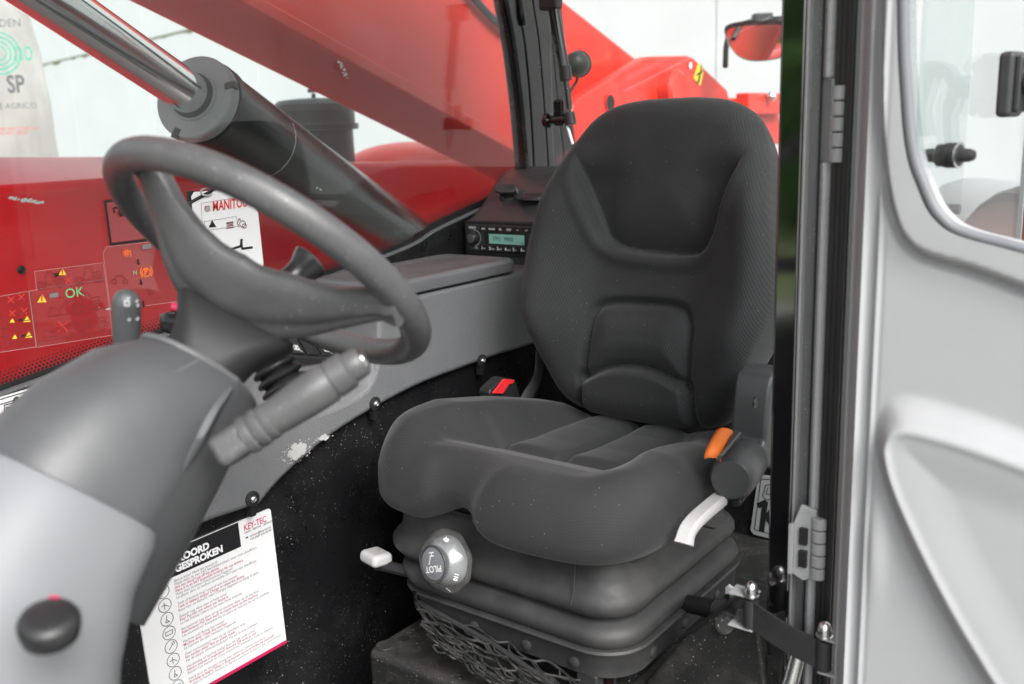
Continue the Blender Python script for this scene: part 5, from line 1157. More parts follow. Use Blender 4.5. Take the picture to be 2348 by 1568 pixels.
# buckle on its stalk at the console side
BY_ = -1.115
bp = [(1122, 903), (1124, 893), (1150, 868), (1158, 865), (1176, 868), (1184, 876), (1196, 915), (1200, 950), (1140, 950), (1126, 915)]
bk = part('belt_buckle', *prismg([ony(u, v, BY_) for u, v in bp], (0, -0.028, 0)), M['plastic'], seat, smooth=30, bevel=0.004, seg=3)
by2 = BY_ + 0.0
b4 = [ony(1126, 901, BY_ + 0.0012), ony(1152, 868, BY_ + 0.0012), ony(1177, 870, BY_ + 0.0012), ony(1172, 879, BY_ + 0.0012), ony(1164, 880, BY_ + 0.0012), ony(1149, 902, BY_ + 0.0012)]
part('release_button', *prismg(b4, (0, 0.004, 0)), M['beltred'], bk, smooth=20, bevel=0.001)
text('PRESS', ony(1141, 898, BY_ + 0.0056), unit(ony(1160, 873, BY_) - ony(1137, 900, BY_)), unit(ony(1150, 892, BY_) - ony(1160, 898, BY_)), 0.0085, M['crimson'], bk)
st = [ony(1238, 800, -1.10), ony(1235, 850, -1.10), ony(1226, 880, -1.095), ony(1206, 912, -1.085), ony(1190, 945, -1.08)]
part('belt_stay', *tubeg(catmull(st, 6), 0.014, 12, flat=0.35, hint=(0, 1, 0)), M['cover'], seat)

# cord pocket hanging at the front
n0, n1, n2, n3 = onx(954, 1368, GX1 + 0.015), onx(1012, 1482, -0.985), onx(1190, 1590, -0.965), onx(1345, 1552, GX1 + 0.015)
part('pocket_frame', *tubeg([n0 + V3(0, 0, 0.01), n0, n1, n2, n2 + (n2 - n1) * 0.6], 0.0045, 10), M['gloss'], seat)
rr = random.Random(21); VV, FF = [], []
def npt(s, t):
    top = n0 + (n3 - n0) * s; botm = n1 + (n1 - n0) * 0.12 + (n2 - n1) * (s * 1.75)
    p = top + (botm - top) * t; p = p + V3(0.012 * math.sin(t * math.pi), 0, 0); return p
def cord(pts, r0=0.0019):
    P = catmull(pts, 9); n = len(P); Ls = 0; pr_ = P[0]; rad = []; Q = []
    for i, p in enumerate(P):
        Ls += np.linalg.norm(p - pr_); pr_ = p; Q.append(p)
    # re-sample for the plaited beads
    seg = np.concatenate([[0], np.cumsum([np.linalg.norm(P[i + 1] - P[i]) for i in range(n - 1)])]); m = int(seg[-1] / 0.0018)
    tq = np.linspace(0, seg[-1], max(m, 8)); Pa = np.array(P); Q = [V3(*[np.interp(x, seg, Pa[:, c]) for c in range(3)]) for x in tq]
    rad = [r0 * (0.78 + 0.34 * abs(math.sin(x / 0.0042 * math.pi))) for x in tq]
    VF = tubeg(Q, rad, 6); k = len(VV); VV.extend(VF[0]); FF.extend([[i + k for i in f] for f in VF[1]])
rowp = {}
for k in range(11):
    t0 = 0.07 + 0.085 * k; pts_ = []
    for q_ in range(15):
        s_ = q_ / 14 * (1.0 - 0.10 * t0) + 0.01
        pts_.append(npt(min(0.985, s_), min(0.99, t0 + 0.030 * math.sin(q_ * 2.1 + k * 2.6) + rr.uniform(-0.014, 0.014))) + V3(rr.uniform(-0.002, 0.007), 0, 0))
    rowp[k] = pts_; cord(pts_, 0.0021)
for k in range(10):
    for q_ in range(0, 14, 2):
        a_, b2 = rowp[k][min(14, q_ + (k % 2))], rowp[k + 1][min(14, q_ + 1 + (k % 2))]
        cord([a_ + V3(0.002, 0, 0), 0.5 * (a_ + b2) + V3(0.006, rr.uniform(-0.006, 0.006), rr.uniform(-0.003, 0.003)), b2 + V3(0.002, 0, 0)], 0.0018)
part('cord_net', VV, FF, M['net'], seat, smooth=60)['kind'] = 'stuff'
cf_a, cf_b = npt(0.02, 0.05), npt(1.0, 0.55)
part('net_hem', *tubeg([n0 + V3(0.006, 0.01, -0.004), 0.5 * (n0 + V3(0.008, 0.01, 0)) + 0.5 * npt(0.95, 0.25), npt(1.05, 0.42)], 0.0042, 8), M['strap'], seat)

# plinth under the seat
PX = -0.965
pc = onx(838, 1484, PX)
plin = thing('seat_plinth', 'dusty black steel plinth with holes carrying the seat', 'plinth', (-1.3, -0.85, 0))
part('plinth_box', *bb(-1.79, PX, pc[1], -0.50, 0.001, pc[2]), M['plinth'], plin, smooth=20, bevel=0.016, seg=4)
for (u, v, r_) in ((926, 1464, 0.0095),):
    p = onz(u, v, pc[2]); part('drain_hole', *latheg(p, (0, 0, 1), [(r_, 0.0005), (0, 0.0006)], 20), M['seal'], plin)
p = onz(882, 1480, pc[2]); part('blanking_plug', *latheg(p, (0, 0, 1), [(0.015, 0), (0.0145, 0.0015), (0.0, 0.002)], 24), M['plinth'], plin)
p = onx(898, 1556, PX); part('slot_hole', *prismg([V3(PX + 0.0006, q_[1], q_[2]) for q_ in rrect((0, p[1] + 0.02, p[2] - 0.02), (0, 1, 0), (0, 0, 1), 0.03, 0.016, 0.012)], (0.0004, 0, 0)), M['seal'], plin, smooth=0)

# ------------------------------------------------------------------ steering wheel and column
WC = V3(-0.630, -0.794, 0.926); wn = unit((-0.682, 0.052, 0.729))
we1 = unit(np.cross(wn, (0, 1, 0))); we2 = np.cross(wn, we1)          # we1 points down and back, we2 sideways
col = thing('steering_column', 'grey steering column with its wheel and stalks standing in front of the seat', 'steering column', (-0.3, -0.81, 0.0))
wheel = link('steering_wheel', None, col); wheel.empty_display_size = 0.05
wr = 0.169
def wp(a, r, h): return WC + r * (math.cos(a) * we1 + math.sin(a) * we2) + wn * h
part('rim', *tubeg([wp(a, wr, 0) for a in np.linspace(0, 2 * math.pi, 96, endpoint=False)], 0.0158, 22, closed=True, flat=0.93), M['wheel'], wheel, smooth=60)
AL, AR = math.radians(133), math.radians(284)
am = (AL + AR) / 2; mdir = math.cos(am) * we1 + math.sin(am) * we2
path = catmull([at(322, 366, .928), at(350, 405, .926), at(389, 505, .930), at(428, 590, .937), at(482, 648, .944), at(567, 696, .948), at(666, 713, .942), at(765, 713, .929), at(864, 699, .911), at(915, 712, .90)], 8)
nP = len(path); RG = []
for i, p in enumerate(path):
    t = abs(i / (nP - 1) * 2 - 1); d = unit(path[min(i + 1, nP - 1)] - path[max(i - 1, 0)])
    wd = unit(np.cross(wn, d)); wd = wd if wd @ mdir > 0 else -wd
    wd = unit(wd + 0.8 * wn)
    dn = unit(np.cross(d, wd)); dn = dn if dn @ wn < 0 else -dn
    half = np.interp(t, [0, 0.3, 0.6, 0.85, 1.0], [0.044, 0.036, 0.020, 0.015, 0.017]); th = np.interp(t, [0, 0.6, 0.9, 1], [0.011, 0.010, 0.009, 0.007]); off = np.interp(t, [0, 0.35, 0.8], [0.004, 0.004, 0.0])
    RG.append([p + wd * (half * x + off) + dn * th * y for x, y in ((1, -0.5), (0.9, -0.95), (0.5, -1.15), (0, -1.2), (-0.5, -1.15), (-0.9, -0.95), (-1, -0.5), (-1, 0.25), (-0.9, 0.62), (-0.62, 0.80), (-0.38, 0.88), (-0.30, 1.12), (0.0, 1.2), (0.5, 1.1), (0.9, 0.75), (1, 0.2))])
hN = nP // 2
part('spoke', *loftg(RG[:hN + 1]), M['wheel'], wheel, smooth=50)
part('spoke', *loftg(RG[hN:]), M['wheel'], wheel, smooth=50)
hd = unit(path[nP // 2 + 4] - path[nP // 2 - 4]); hd = unit(hd - wn * (hd @ wn)); hm = np.cross(wn, hd); hm = hm if hm @ mdir > 0 else -hm
HR = []
for t_, a_h, b_h, r_h, of in ((0.064, 0.064, 0.030, 0.018, -0.014), (0.074, 0.060, 0.033, 0.020, -0.010), (0.090, 0.050, 0.036, 0.022, -0.004), (0.106, 0.043, 0.038, 0.026, 0.0), (0.122, 0.040, 0.040, 0.030, 0.0), (0.146, 0.038, 0.038, 0.034, 0.0)):
    HR.append(rrect(WC - wn * t_ + hm * of, hd, hm, a_h, b_h, r_h, 7))
part('hub', *loftg(HR), M['hubblack'], wheel, smooth=40)
ka = math.radians(345)
# spinner knob on the far side of the rim
kb0 = at(668, 640, 1.10); kdir = unit(wn + 0.35 * RT)
part('spinner_knob', *latheg(kb0 - kdir * 0.012, kdir, [(0.008, -0.02), (0.009, 0.0), (0.0145, 0.004), (0.0155, 0.012), (0.0150, 0.020), (0.0165, 0.028), (0.0215, 0.038), (0.0225, 0.043), (0.019, 0.0465), (0, 0.047)], 40), M['grip'], wheel, smooth=50)

up_c = -we1                                    # forward-up side of the column
sd_ = V3(0, 1, 0)
def sup(c, hs, hu, n=56, e=2.1, tw=0.0):
    r = []
    for a in np.linspace(0, 2 * math.pi, n, endpoint=False):
        x, y = math.cos(a), math.sin(a)
        r.append(c + sd_ * hs * (1 - (0.0 if e > 2.3 else 0.34) * max(0.0, -y) ** 0.8) * np.sign(x) * abs(x) ** (2 / e) + up_c * hu * np.sign(y) * abs(y) ** (2 / e))
    return r
def colp(t, s=0.0, u=0.0): return WC - wn * t + sd_ * s + up_c * u
DT = 0.018
rings = []
for t, hs, hu, us, ss2 in ((0.108, 0.030, 0.040, 0.000, 0.0), (0.110, 0.046, 0.060, 0.000, 0.0), (0.118, 0.054, 0.072, 0.001, 0.0), (0.150, 0.063, 0.092, 0.015, 0.002), (0.20, 0.073, 0.107, 0.027, 0.004), (0.26, 0.082, 0.116, 0.034, 0.006), (0.32, 0.088, 0.118, 0.036, 0.008), (0.345, 0.090, 0.118, 0.037, 0.009), (0.346, 0.080, 0.104, 0.033, 0.009), (0.33, 0.07, 0.09, 0.033, 0.009)):
    rings.append(sup(colp(t + DT, ss2, us - 0.004), hs * 1.06, hu * 0.97))
part('column_cowl', *loftg(rings), M['column'], col, smooth=45)
# pressed fin on the cowl's door side
def cow(t, ang):
    hs = np.interp(t, [0.118, 0.2, 0.32, 0.48], [0.054, 0.072, 0.088, 0.098]); hu = np.interp(t, [0.118, 0.15, 0.2, 0.26, 0.32], [0.072, 0.092, 0.107, 0.116, 0.118]); us = np.interp(t, [0.118, 0.15, 0.2, 0.26, 0.32], [0.001, 0.015, 0.027, 0.034, 0.036]); s2 = np.interp(t, [0.118, 0.48], [0, 0.012])
    x, y = math.cos(ang), math.sin(ang); e = 2.1
    return colp(t + DT, s2 + 1.06 * hs * (1 - 0.34 * max(0.0, -y) ** 0.8) * np.sign(x) * abs(x) ** (2 / e), us - 0.004 + 0.97 * hu * np.sign(y) * abs(y) ** (2 / e))
for (a0, a1, t0, t1, hgt_, wd_) in ((0.02, -0.10, 0.125, 0.215, 0.008, 0.16),):
    rings = []
    for t in np.linspace(t0, t1, 16):
        f_ = (t - t0) / (t1 - t0); hh = math.sin(math.pi * (0.08 + 0.84 * f_)) ** 0.7; a = a0 + (a1 - a0) * f_
        p0, p1, pm = cow(t, a - wd_ * hh), cow(t, a + wd_ * hh), cow(t, a); n_ = unit(pm - colp(t + DT))
        rings.append([p0 - n_ * 0.004, 0.5 * (p0 + pm) + n_ * hgt_ * 0.7 * hh, pm + n_ * hgt_ * hh, 0.5 * (p1 + pm) + n_ * hgt_ * 0.3 * hh, p1 - n_ * 0.004])
    part('cowl_ridge', *loftg(rings, cap=False, closed=False), M['column'], col, smooth=60)
part('cowl_seam', *tubeg([cow(t_, 0.62 - 0.3 * (t_ - 0.12)) for t_ in np.linspace(0.119, 0.33, 24)], 0.0016, 6), M['channel'], col)
part('cowl_end_trim', *tubeg([p + wn * 0.002 for p in sup(colp(0.116 + DT, 0, -0.003), 0.0515, 0.0675, 56)], 0.0035, 8, closed=True), M['channel'], col)
part('shaft_boot', *latheg(colp(0.09), -wn, [(0.030, 0), (0.034, 0.006), (0.030, 0.012), (0.036, 0.018), (0.032, 0.024)], 32), M['seal'], col, smooth=50)
part('column_core', *loftg([sup(colp(t_, 0.008, 0.036), 0.060, 0.080) for t_ in (0.28, 0.40, 0.60)]), M['hubblack'], col, smooth=45)
# pale binnacle wrapped round the foot of the column
rings = []
for t, hs, hu, us, ss2 in ((0.288, 0.084, 0.078, 0.072, 0.012), (0.290, 0.096, 0.084, 0.072, 0.014), (0.300, 0.101, 0.088, 0.072, 0.015), (0.34, 0.107, 0.092, 0.074, 0.018), (0.395, 0.114, 0.106, 0.066, 0.022), (0.45, 0.120, 0.128, 0.052, 0.025), (0.55, 0.126, 0.145, 0.046, 0.028), (0.85, 0.13, 0.16, 0.045, 0.03)):
    rings.append(sup(colp(t, ss2, us), hs, hu, 64, 2.5))
part('binnacle', *loftg(rings), M['binnacle'], col, smooth=45)
kp = at(112, 1425, 0.66); kd = unit(0.32 * unit(V3(CAM[0] - kp[0], CAM[1] - kp[1], 0)) + V3(0, 0, 1))
tk = part('tilt_knob', *latheg(kp, kd, [(0.019, -0.012), (0.0205, -0.004), (0.0205, 0.0005), (0.0185, 0.0045), (0.012, 0.0065), (0, 0.007)], 40), M['plastic'], col, smooth=50)
part('pink_mark', *boxg(kp + kd * 0.003 + unit(UP - kd * (UP @ kd)) * 0.0185, (0.007, 0.003, 0.004), RT, kd), M['crimson'], tk)
# stalks
sA, sB = at(560, 1002, 0.86), at(832, 824, 0.865)
sd2 = unit(sB - sA); SL = np.linalg.norm(sB - sA); k_ = 0.86 / FPX
stk_ = part('wiper_stalk', *latheg(sA, sd2, [(36 * k_, SL * 0.14), (40 * k_, SL * 0.2), (44 * k_, SL * 0.3), (49 * k_, SL * 0.5), (49 * k_, SL * 0.7), (44 * k_, SL * 0.725), (44 * k_, SL * 0.735), (47 * k_, SL * 0.745), (46 * k_, SL * 0.87), (37 * k_, SL * 0.885), (38 * k_, SL * 0.9), (36 * k_, SL * 0.985), (32 * k_, SL * 1.0), (0, SL * 1.003)], 40), M['wheel'], col, smooth=40)
part('stalk_collar', *latheg(sA, sd2, [(36 * k_, -0.002), (46 * k_, 0.001), (47 * k_, 0.007), (41 * k_, 0.010), (46 * k_, 0.0125), (47 * k_, 0.0185), (41 * k_, 0.021), (45 * k_, 0.024), (45 * k_, 0.0285), (38 * k_, 0.031)], 40), M['wheel'], stk_, smooth=40)
part('stalk_tip', *latheg(sB, sd2, [(26 * k_, -0.001), (25 * k_, 0.0016), (18 * k_, 0.003), (0, 0.0034)], 28), M['steel'], stk_, smooth=50)
part('stalk_socket', *boxg(sA - sd2 * 0.012, (0.035, 0.032, 0.03), sd2, unit(np.cross(sd2, RT))), M['wheel'], col, bevel=0.008, seg=3)
lA, lB = at(291, 800, 0.99), at(289, 668, 0.96); ld = unit(lB - lA); LL = np.linalg.norm(lB - lA); k2 = 0.97 / FPX
lst = part('light_stalk', *tubeg([lA - ld * 0.02] + [lA + ld * LL * t for t in (0, 0.3, 0.6, 0.8, 0.9, 0.96, 1.0, 1.02)], [30 * k2, 31 * k2, 31.5 * k2, 32 * k2, 31.5 * k2, 28 * k2, 22 * k2, 13 * k2, 3 * k2], 28), M['column'], col, smooth=60)
def lpt(u, v): return at(u, v, (lA - CAM) @ FW - 0.016 - 0.03)
lup = unit(at(289, 690, 0.93) - at(290, 720, 0.93))
for poly_ in ([[(-0.0022, -0.0022), (0.0022, -0.0022), (0.0022, 0.0022), (-0.0022, 0.0022), (-0.0022, -0.0022)]],):
    part('printed_icon', *linesg(poly_, 0.0013, lpt(291, 695), RT, lup, -FW), M['silverlabel'], lst, smooth=0)
for (u, v) in ((312, 700), (310, 690), (296, 733), (311, 731), (294, 684)):
    part('printed_icon', *linesg([[(-0.0012, 0), (0.0012, 0.0006)], [(0, -0.001), (0.0008, 0.0014)]], 0.0009, lpt(u, v) + FW * 0.004 * (1 if u > 305 else 0), RT, lup, -FW), M['silverlabel'], lst, smooth=0)
# ------------------------------------------------------------------ door post, hinges, strap
def plan(u, x, v=784.0):
    p = onx(u, v, x); return V3(p[0], p[1], 0)
def vprism(name, pts, m, parent, z0, z1, bevel=0.002, smooth=30, seg=2):
    P = [V3(p[0], p[1], z0) for p in pts]
    return part(name, *prismg(P, (0, 0, z1 - z0)), m, parent, smooth=smooth, bevel=bevel, seg=seg)
DX = -1.115
zlo = onx(1760, 1415, DX)[2]
post = thing('door_post', 'glossy black upright door post between the seat and the open door', 'post', tuple(plan(1800, DX)))
a0, a1 = plan(1771, DX), plan(1825, DX + 0.006)
vprism('post_face', [a0, a1, a1 + V3(-0.06, 0.008, 0), a0 + V3(-0.06, -0.006, 0)], M['postgloss'], post, zlo - 0.12, 1.74, 0.004, seg=3)
vprism('post_edge_strip', [plan(1826, DX + 0.007), plan(1832, DX + 0.008), plan(1832, DX + 0.008) + V3(-0.05, 0, 0), plan(1826, DX + 0.007) + V3(-0.05, 0, 0)], M['hinge'], post, 0.02, 1.74, 0.001)
vprism('post_channel', [plan(1832, DX - 0.004), plan(1862, DX - 0.006), plan(1862, DX - 0.006) + V3(-0.05, 0.008, 0), plan(1832, DX - 0.006) + V3(-0.05, 0, 0)], M['channel'], post, 0.02, 1.74, 0.002)
vprism('post_groove', [plan(1861, DX - 0.001), plan(1866, DX - 0.001), plan(1866, DX) + V3(-0.03, 0, 0), plan(1861, DX) + V3(-0.03, 0, 0)], M['seal'], post, 0.02, 1.74, 0.001)
# folded steel rail with gaps for the hinges
def zat(u, v, x): return onx(u, v, x)[2]
zh = [(zat(1880, 180, DX + .006), 1.74), (zat(1880, 1178, DX + .006), zat(1880, 372, DX + .006)), (0.02, zat(1880, 1318, DX + .006))]
for z0, z1 in zh:
    vprism('hinge_rail', [plan(1866, DX + 0.004), plan(1871, DX + 0.012), plan(1877, DX + 0.013), plan(1893, DX + 0.006), plan(1893, DX + 0.006) + V3(-0.03, 0, 0), plan(1866, DX + 0.004) + V3(-0.03, 0, 0)], M['doormetal'], post, z0, z1, 0.0025, seg=3)
for k, uu in enumerate((1899, 1911, 1922)):
    c_ = plan(uu, DX + 0.012 + 0.002 * k)
    part('rubber_rib', *tubeg([V3(c_[0], c_[1], 0.02), V3(c_[0], c_[1], 1.74)], 0.0042, 10), M['seal'], post)
vprism('rubber_back', [plan(1892, DX + 0.004), plan(1934, DX + 0.010), plan(1934, DX + 0.010) + V3(-0.02, 0, 0), plan(1892, DX + 0.004) + V3(-0.02, 0, 0)], M['seal'], post, 0.02, 1.74, 0.002)
# lower part of the post, stepped foot
part('post_foot', *prismg([plan(1745, DX - 0.01) + V3(0, 0, zlo - 0.02), plan(1822, DX + 0.002) + V3(0, 0, zlo - 0.02), plan(1800, DX + 0.03) + V3(0, 0, zlo - 0.20), plan(1690, DX + 0.01) + V3(0, 0, zlo - 0.20)], (-0.05, 0, 0)), M['plinth'], post, smooth=20, bevel=0.006)
def hinge(v0, v1, n, leaf):
    zt_, zb_ = zat(1888, v0, DX + 0.012), zat(1888, v1, DX + 0.012)
    c_ = plan(1894 if leaf else 1902, DX + 0.016)
    t = link('door_hinge', None, post); t.empty_display_size = 0.03
    r_ = 0.0095 if leaf else 0.0075
    for k in range(n):
        z0 = zb_ + (zt_ - zb_) * k / n; z1 = zb_ + (zt_ - zb_) * (k + 1) / n - 0.0016
        part('knuckle', *latheg((c_[0], c_[1], 0), (0, 0, 1), [(r_ * 0.9, z0), (r_, z0 + 0.001), (r_, z1 - 0.001), (r_ * 0.9, z1)], 24), M['hinge'], t)
    if leaf:
        l0 = plan(1832, DX + 0.022); l1 = plan(1838, DX + 0.024)
        part('hinge_leaf', *prismg([V3(l0[0], l0[1], zt_ - 0.012), V3(l0[0] - 0.0, c_[1] - 0.022, zt_ + 0.012), V3(c_[0], c_[1] - 0.004, zt_ + 0.006), V3(c_[0], c_[1] - 0.004, zb_), V3(l0[0], c_[1] - 0.016, zb_ - 0.006), V3(l0[0], l0[1], zb_ + 0.0)], (-0.006, 0, 0)), M['hinge'], t, bevel=0.0015)
        part('leaf_edge', *boxg(V3(l0[0] + 0.002, l0[1] - 0.001, (zt_ + zb_) / 2 - 0.006), (0.010, 0.006, zt_ - zb_ - 0.016)), M['hinge'], t, bevel=0.001)
        for k in (0.66, 0.3):
            part('leaf_slot', *boxg(V3(l0[0] + 0.0012, c_[1] - 0.017, zb_ + (zt_ - zb_) * k), (0.006, 0.010, 0.022)), M['seal'], t, bevel=0.001)
    return t
hinge(1182, 1325, 5, True)
hinge(195, 372, 5, False)

# ------------------------------------------------------------------ open door
PXD = -1.045
door = thing('cab_door', 'pale grey cab door swung open beside the post', 'door', tuple(plan(1960, PXD)))
dp = lambda u, v: onx(u, v, PXD)
yz = lambda u, v: (dp(u, v)[1], dp(u, v)[2])
win_in = [yz(*p) for p in [(2064, -250), (2064, 0), (2066, 120), (2071, 206), (2078, 300), (2090, 370), (2108, 420), (2131, 474), (2155, 505), (2183, 527), (2230, 545), (2300, 563), (2400, 590), (2600, 640)]]
lip = [yz(*p) for p in [(2026, -250), (2026, 0), (2026, 200), (2030, 330), (2044, 440), (2062, 510), (2082, 548), (2110, 573), (2150, 590), (2234, 614), (2347, 655), (2470, 700), (2600, 750)]]
pock = [yz(*p) for p in [(2008, 1020), (2016, 950), (2034, 915), (2066, 902), (2110, 904), (2200, 928), (2300, 962), (2420, 1010), (2560, 1070), (2560, 1900), (2320, 1640), (2230, 1520), (2150, 1390), (2080, 1250), (2035, 1130)]]
pinn = [yz(*p) for p in [(2042, 1030), (2048, 1000), (2064, 984), (2092, 980), (2150, 992), (2250, 1022), (2360, 1062), (2560, 1135), (2560, 1800), (2330, 1590), (2245, 1470), (2170, 1340), (2105, 1210), (2060, 1105)]]
cl = lambda P, n=6, c=False: [tuple(q_) for q_ in catmull(P, n, c)]
win_c, lip_c, pock_c, pinn_c = cl(win_in), cl(lip), cl(pock, 6, True), cl(pinn, 6, True)
y0d = plan(1931, PXD)[1]; y1d = 0.42
NYd, NZd = 300, 300
yy = np.concatenate([np.linspace(y0d, -0.10, 190)[:-1], np.linspace(-0.10, y1d, 90)]); zz = np.concatenate([np.linspace(0.0, 0.45, 30)[:-1], np.linspace(0.45, 1.25, 210)[:-1], np.linspace(1.25, 1.74, 60)])
YY, ZZ = np.meshgrid(yy, zz)
wreg = win_c + [(0.34, win_c[-1][1]), (0.34, 1.66), (win_c[0][0], 1.66)]
lreg = lip_c + [(0.39, lip_c[-1][1]), (0.39, 1.71), (lip_c[0][0], 1.71)]
dl_ = poly_dist(YY, ZZ, lreg); il = inside(YY, ZZ, lreg); sdl = np.where(il, dl_, -dl_)
dw = poly_dist(YY, ZZ, wreg); iw = inside(YY, ZZ, wreg)
dpk = poly_dist(YY, ZZ, pock_c); ipk = inside(YY, ZZ, pock_c); spk = np.where(ipk, dpk, -dpk)
dpi = poly_dist(YY, ZZ, pinn_c); ipi = inside(YY, ZZ, pinn_c); spi = np.where(ipi, dpi, -dpi)
yh1, yh2 = plan(1971, PXD)[1], plan(2006, PXD)[1]
Hh = 0.004 * sstep(yh2 - 0.004, yh2 + 0.010, YY) + 0.005 * np.exp(-((YY - yh1) / 0.0026) ** 2) + 0.0045 * np.exp(-((YY - yh2) / 0.0035) ** 2)
Hh -= 0.020 * (1 - sstep(y0d, yh1 - 0.002, YY))
Hh += 0.011 * sstep(-0.003, 0.005, sdl) - 0.006 * np.exp(-((sdl + 0.005) / 0.005) ** 2)
Hh -= 0.006 * sstep(0.012, 0.022, sdl) * (1 - sstep(0.0, 0.012, dw)) * 0
tpk = np.where(ipi, 1.0, np.where(ipk, dpk / (dpk + dpi + 1e-6), 0.0)); Hh += 0.017 * (0.35 * tpk + 0.65 * sstep(0, 1, tpk)) + 0.0025 * np.exp(-(spi / 0.005) ** 2) - 0.006 * sstep(0.0, 0.06, spi)
Hh += 0.006 * np.exp(-((YY - yh2 - 0.012) / 0.012) ** 2) * np.exp(-((ZZ - zat(2010, 1245, PXD)) / 0.06) ** 2)
near_c = np.array(win_c[:-1] + [(0.34, win_c[-1][1]), (0.34, 1.66)]); nxt_c = np.vstack([near_c[1:], near_c[:1]])
for i, j in zip(*np.nonzero(iw)):            # rim vertices slide onto the window outline
    p = np.array((YY[i, j], ZZ[i, j]))
    if dw[i, j] > 0.012: continue
    a_, e_ = near_c[:-1], (near_c[1:] - near_c[:-1]); t_ = np.clip(((p - a_) * e_).sum(1) / np.maximum((e_ * e_).sum(1), 1e-12), 0, 1); q_ = a_ + e_ * t_[:, None]; m_ = np.argmin(((q_ - p) ** 2).sum(1))
    YY[i, j], ZZ[i, j] = q_[m_]
Vd = [(PXD + Hh[i, j], YY[i, j], ZZ[i, j]) for i in range(len(zz)) for j in range(len(yy))]
nyd = len(yy); keep = ~iw
F = []
for i in range(len(zz) - 1):
    for j in range(nyd - 1):
        if keep[i, j] or keep[i, j + 1] or keep[i + 1, j] or keep[i + 1, j + 1]: F.append([i * nyd + j, i * nyd + j + 1, (i + 1) * nyd + j + 1, (i + 1) * nyd + j])
part('door_panel', Vd, F, M['door'], door, smooth=60)
# outer skin and closing edges give the door its thickness
sk = 0.045
ring_o = [(y0d, 0.0), (y1d, 0.0), (y1d, 1.74), (y0d, 1.74)]
part('outer_skin', *join(bb(PXD - sk, PXD - sk + 0.004, y0d, win_c[0][0] - 0.004, 0.0, 1.74), bb(PXD - sk, PXD - sk + 0.004, win_c[0][0] - 0.004, y1d, 0.0, win_c[-1][1] - 0.05), bb(PXD - sk, PXD - 0.012, y1d - 0.004, y1d, 0.0, 1.74), bb(PXD - sk, PXD - 0.022, y0d, y0d + 0.004, 0.0, 1.74)), M['doormetal'], door, smooth=0)
wl3 = [V3(PXD + 0.006, a, b) for a, b in win_c]
part('window_rubber', *tubeg([p + V3(-0.003, 0.0035, 0.001) for p in wl3], 0.0062, 12, flat=0.9), mat('door window rubber', (0.16, 0.165, 0.18), 0.5), door, smooth=60)
part('frame_return', *loftg([[V3(p[0] + 0.002, p[1] - 0.002, p[2] - 0.002) for p in wl3], [V3(PXD - sk, p[1] + 0.003, p[2] + 0.002) for p in wl3]], cap=False, closed=False), M['doormetal'], door, smooth=60)
# opened window pane hinged at the frame
g0_ = plan(2072, PXD - 0.02); g1_ = plan(2310, -1.32); gd = unit(g1_ - g0_); gn = V3(-gd[1], gd[0], 0); gn = gn if gn[1] > 0 else -gn
zgb = 0.56
pane_ = thing('door_glass', 'swung out glass pane of the cab door with its latch', 'window', tuple(V3(g0_[0], g0_[1], 1.0)))
pbot = [onto for onto in (V3(g0_[0], g0_[1], zat(2090, 380, PXD)), V3(*(g0_ + (g1_ - g0_) * 0.3)[:2], 0.80), V3(*(g0_ + (g1_ - g0_) * 0.6)[:2], 0.76), V3(g1_[0], g1_[1], 0.74))]
part('glass_sheet', *prismg(pbot + [V3(g1_[0], g1_[1], 1.66), V3(g0_[0], g0_[1], 1.66)], gn * 0.005), M['glass3'], pane_, smooth=0)
part('ground_edge', *boxg(V3(g1_[0], g1_[1], 1.2) + gn * 0.0025 + gd * 0.0012, (0.0022, 0.0056, 0.92), gd, gn), M['silverlabel'], pane_, smooth=0)
def gpt(u, v):  # point on the pane plane
    return on(u, v, gn, gn @ (g0_ + gn * 0.005))
gup = V3(0, 0, 1)
lc = gpt(2296, 195)
lt = part('latch_block', *join(boxg(lc + gn * 0.010, (0.036, 0.018, 0.072), gd, gn), ), M['cover'], pane_, smooth=30, bevel=0.006, seg=3)
part('latch_plate', *boxg(lc + gn * 0.0225, (0.028, 0.008, 0.062), gd, gn), M['cover'], pane_, smooth=30, bevel=0.003)
part('latch_pivot', *latheg(lc + gn * 0.028, gn, [(0.013, 0), (0.013, 0.016), (0.009, 0.018), (0.009, 0.03), (0, 0.03)], 24), M['plastic'], pane_)
hs_ = [lc + gn * 0.05 + gup * 0.0, lc + gn * 0.062 + gd * 0.0 + gup * 0.018, lc + gn * 0.085 + gup * 0.024, lc + gn * 0.105 + gup * 0.012]
part('latch_handle', *tubeg(catmull(hs_, 5), 0.0095, 12), M['plastic'], pane_)
part('latch_handle', *tubeg(catmull([lc + gn * 0.05 - gup * 0.004, lc + gn * 0.056 - gup * 0.03, lc + gn * 0.052 - gup * 0.07], 5), [0.011] * 5 + [0.009] * 6, 12), M['plastic'], pane_)
part('latch_handle', *tubeg(catmull([lc + gn * 0.08 + gup * 0.02, lc + gn * 0.088 - gup * 0.02, lc + gn * 0.082 - gup * 0.055], 5), [0.010] * 5 + [0.008] * 6, 12), M['plastic'], pane_)
for dz in (0.022, -0.018, -0.027):
    part('latch_bolt', *latheg(lc + gn * 0.029 + gup * dz, gn, [(0.006, 0), (0.006, 0.004), (0.003, 0.006), (0, 0.006)], 14), M['plastic'], pane_)
bc = gpt(2176, 356)
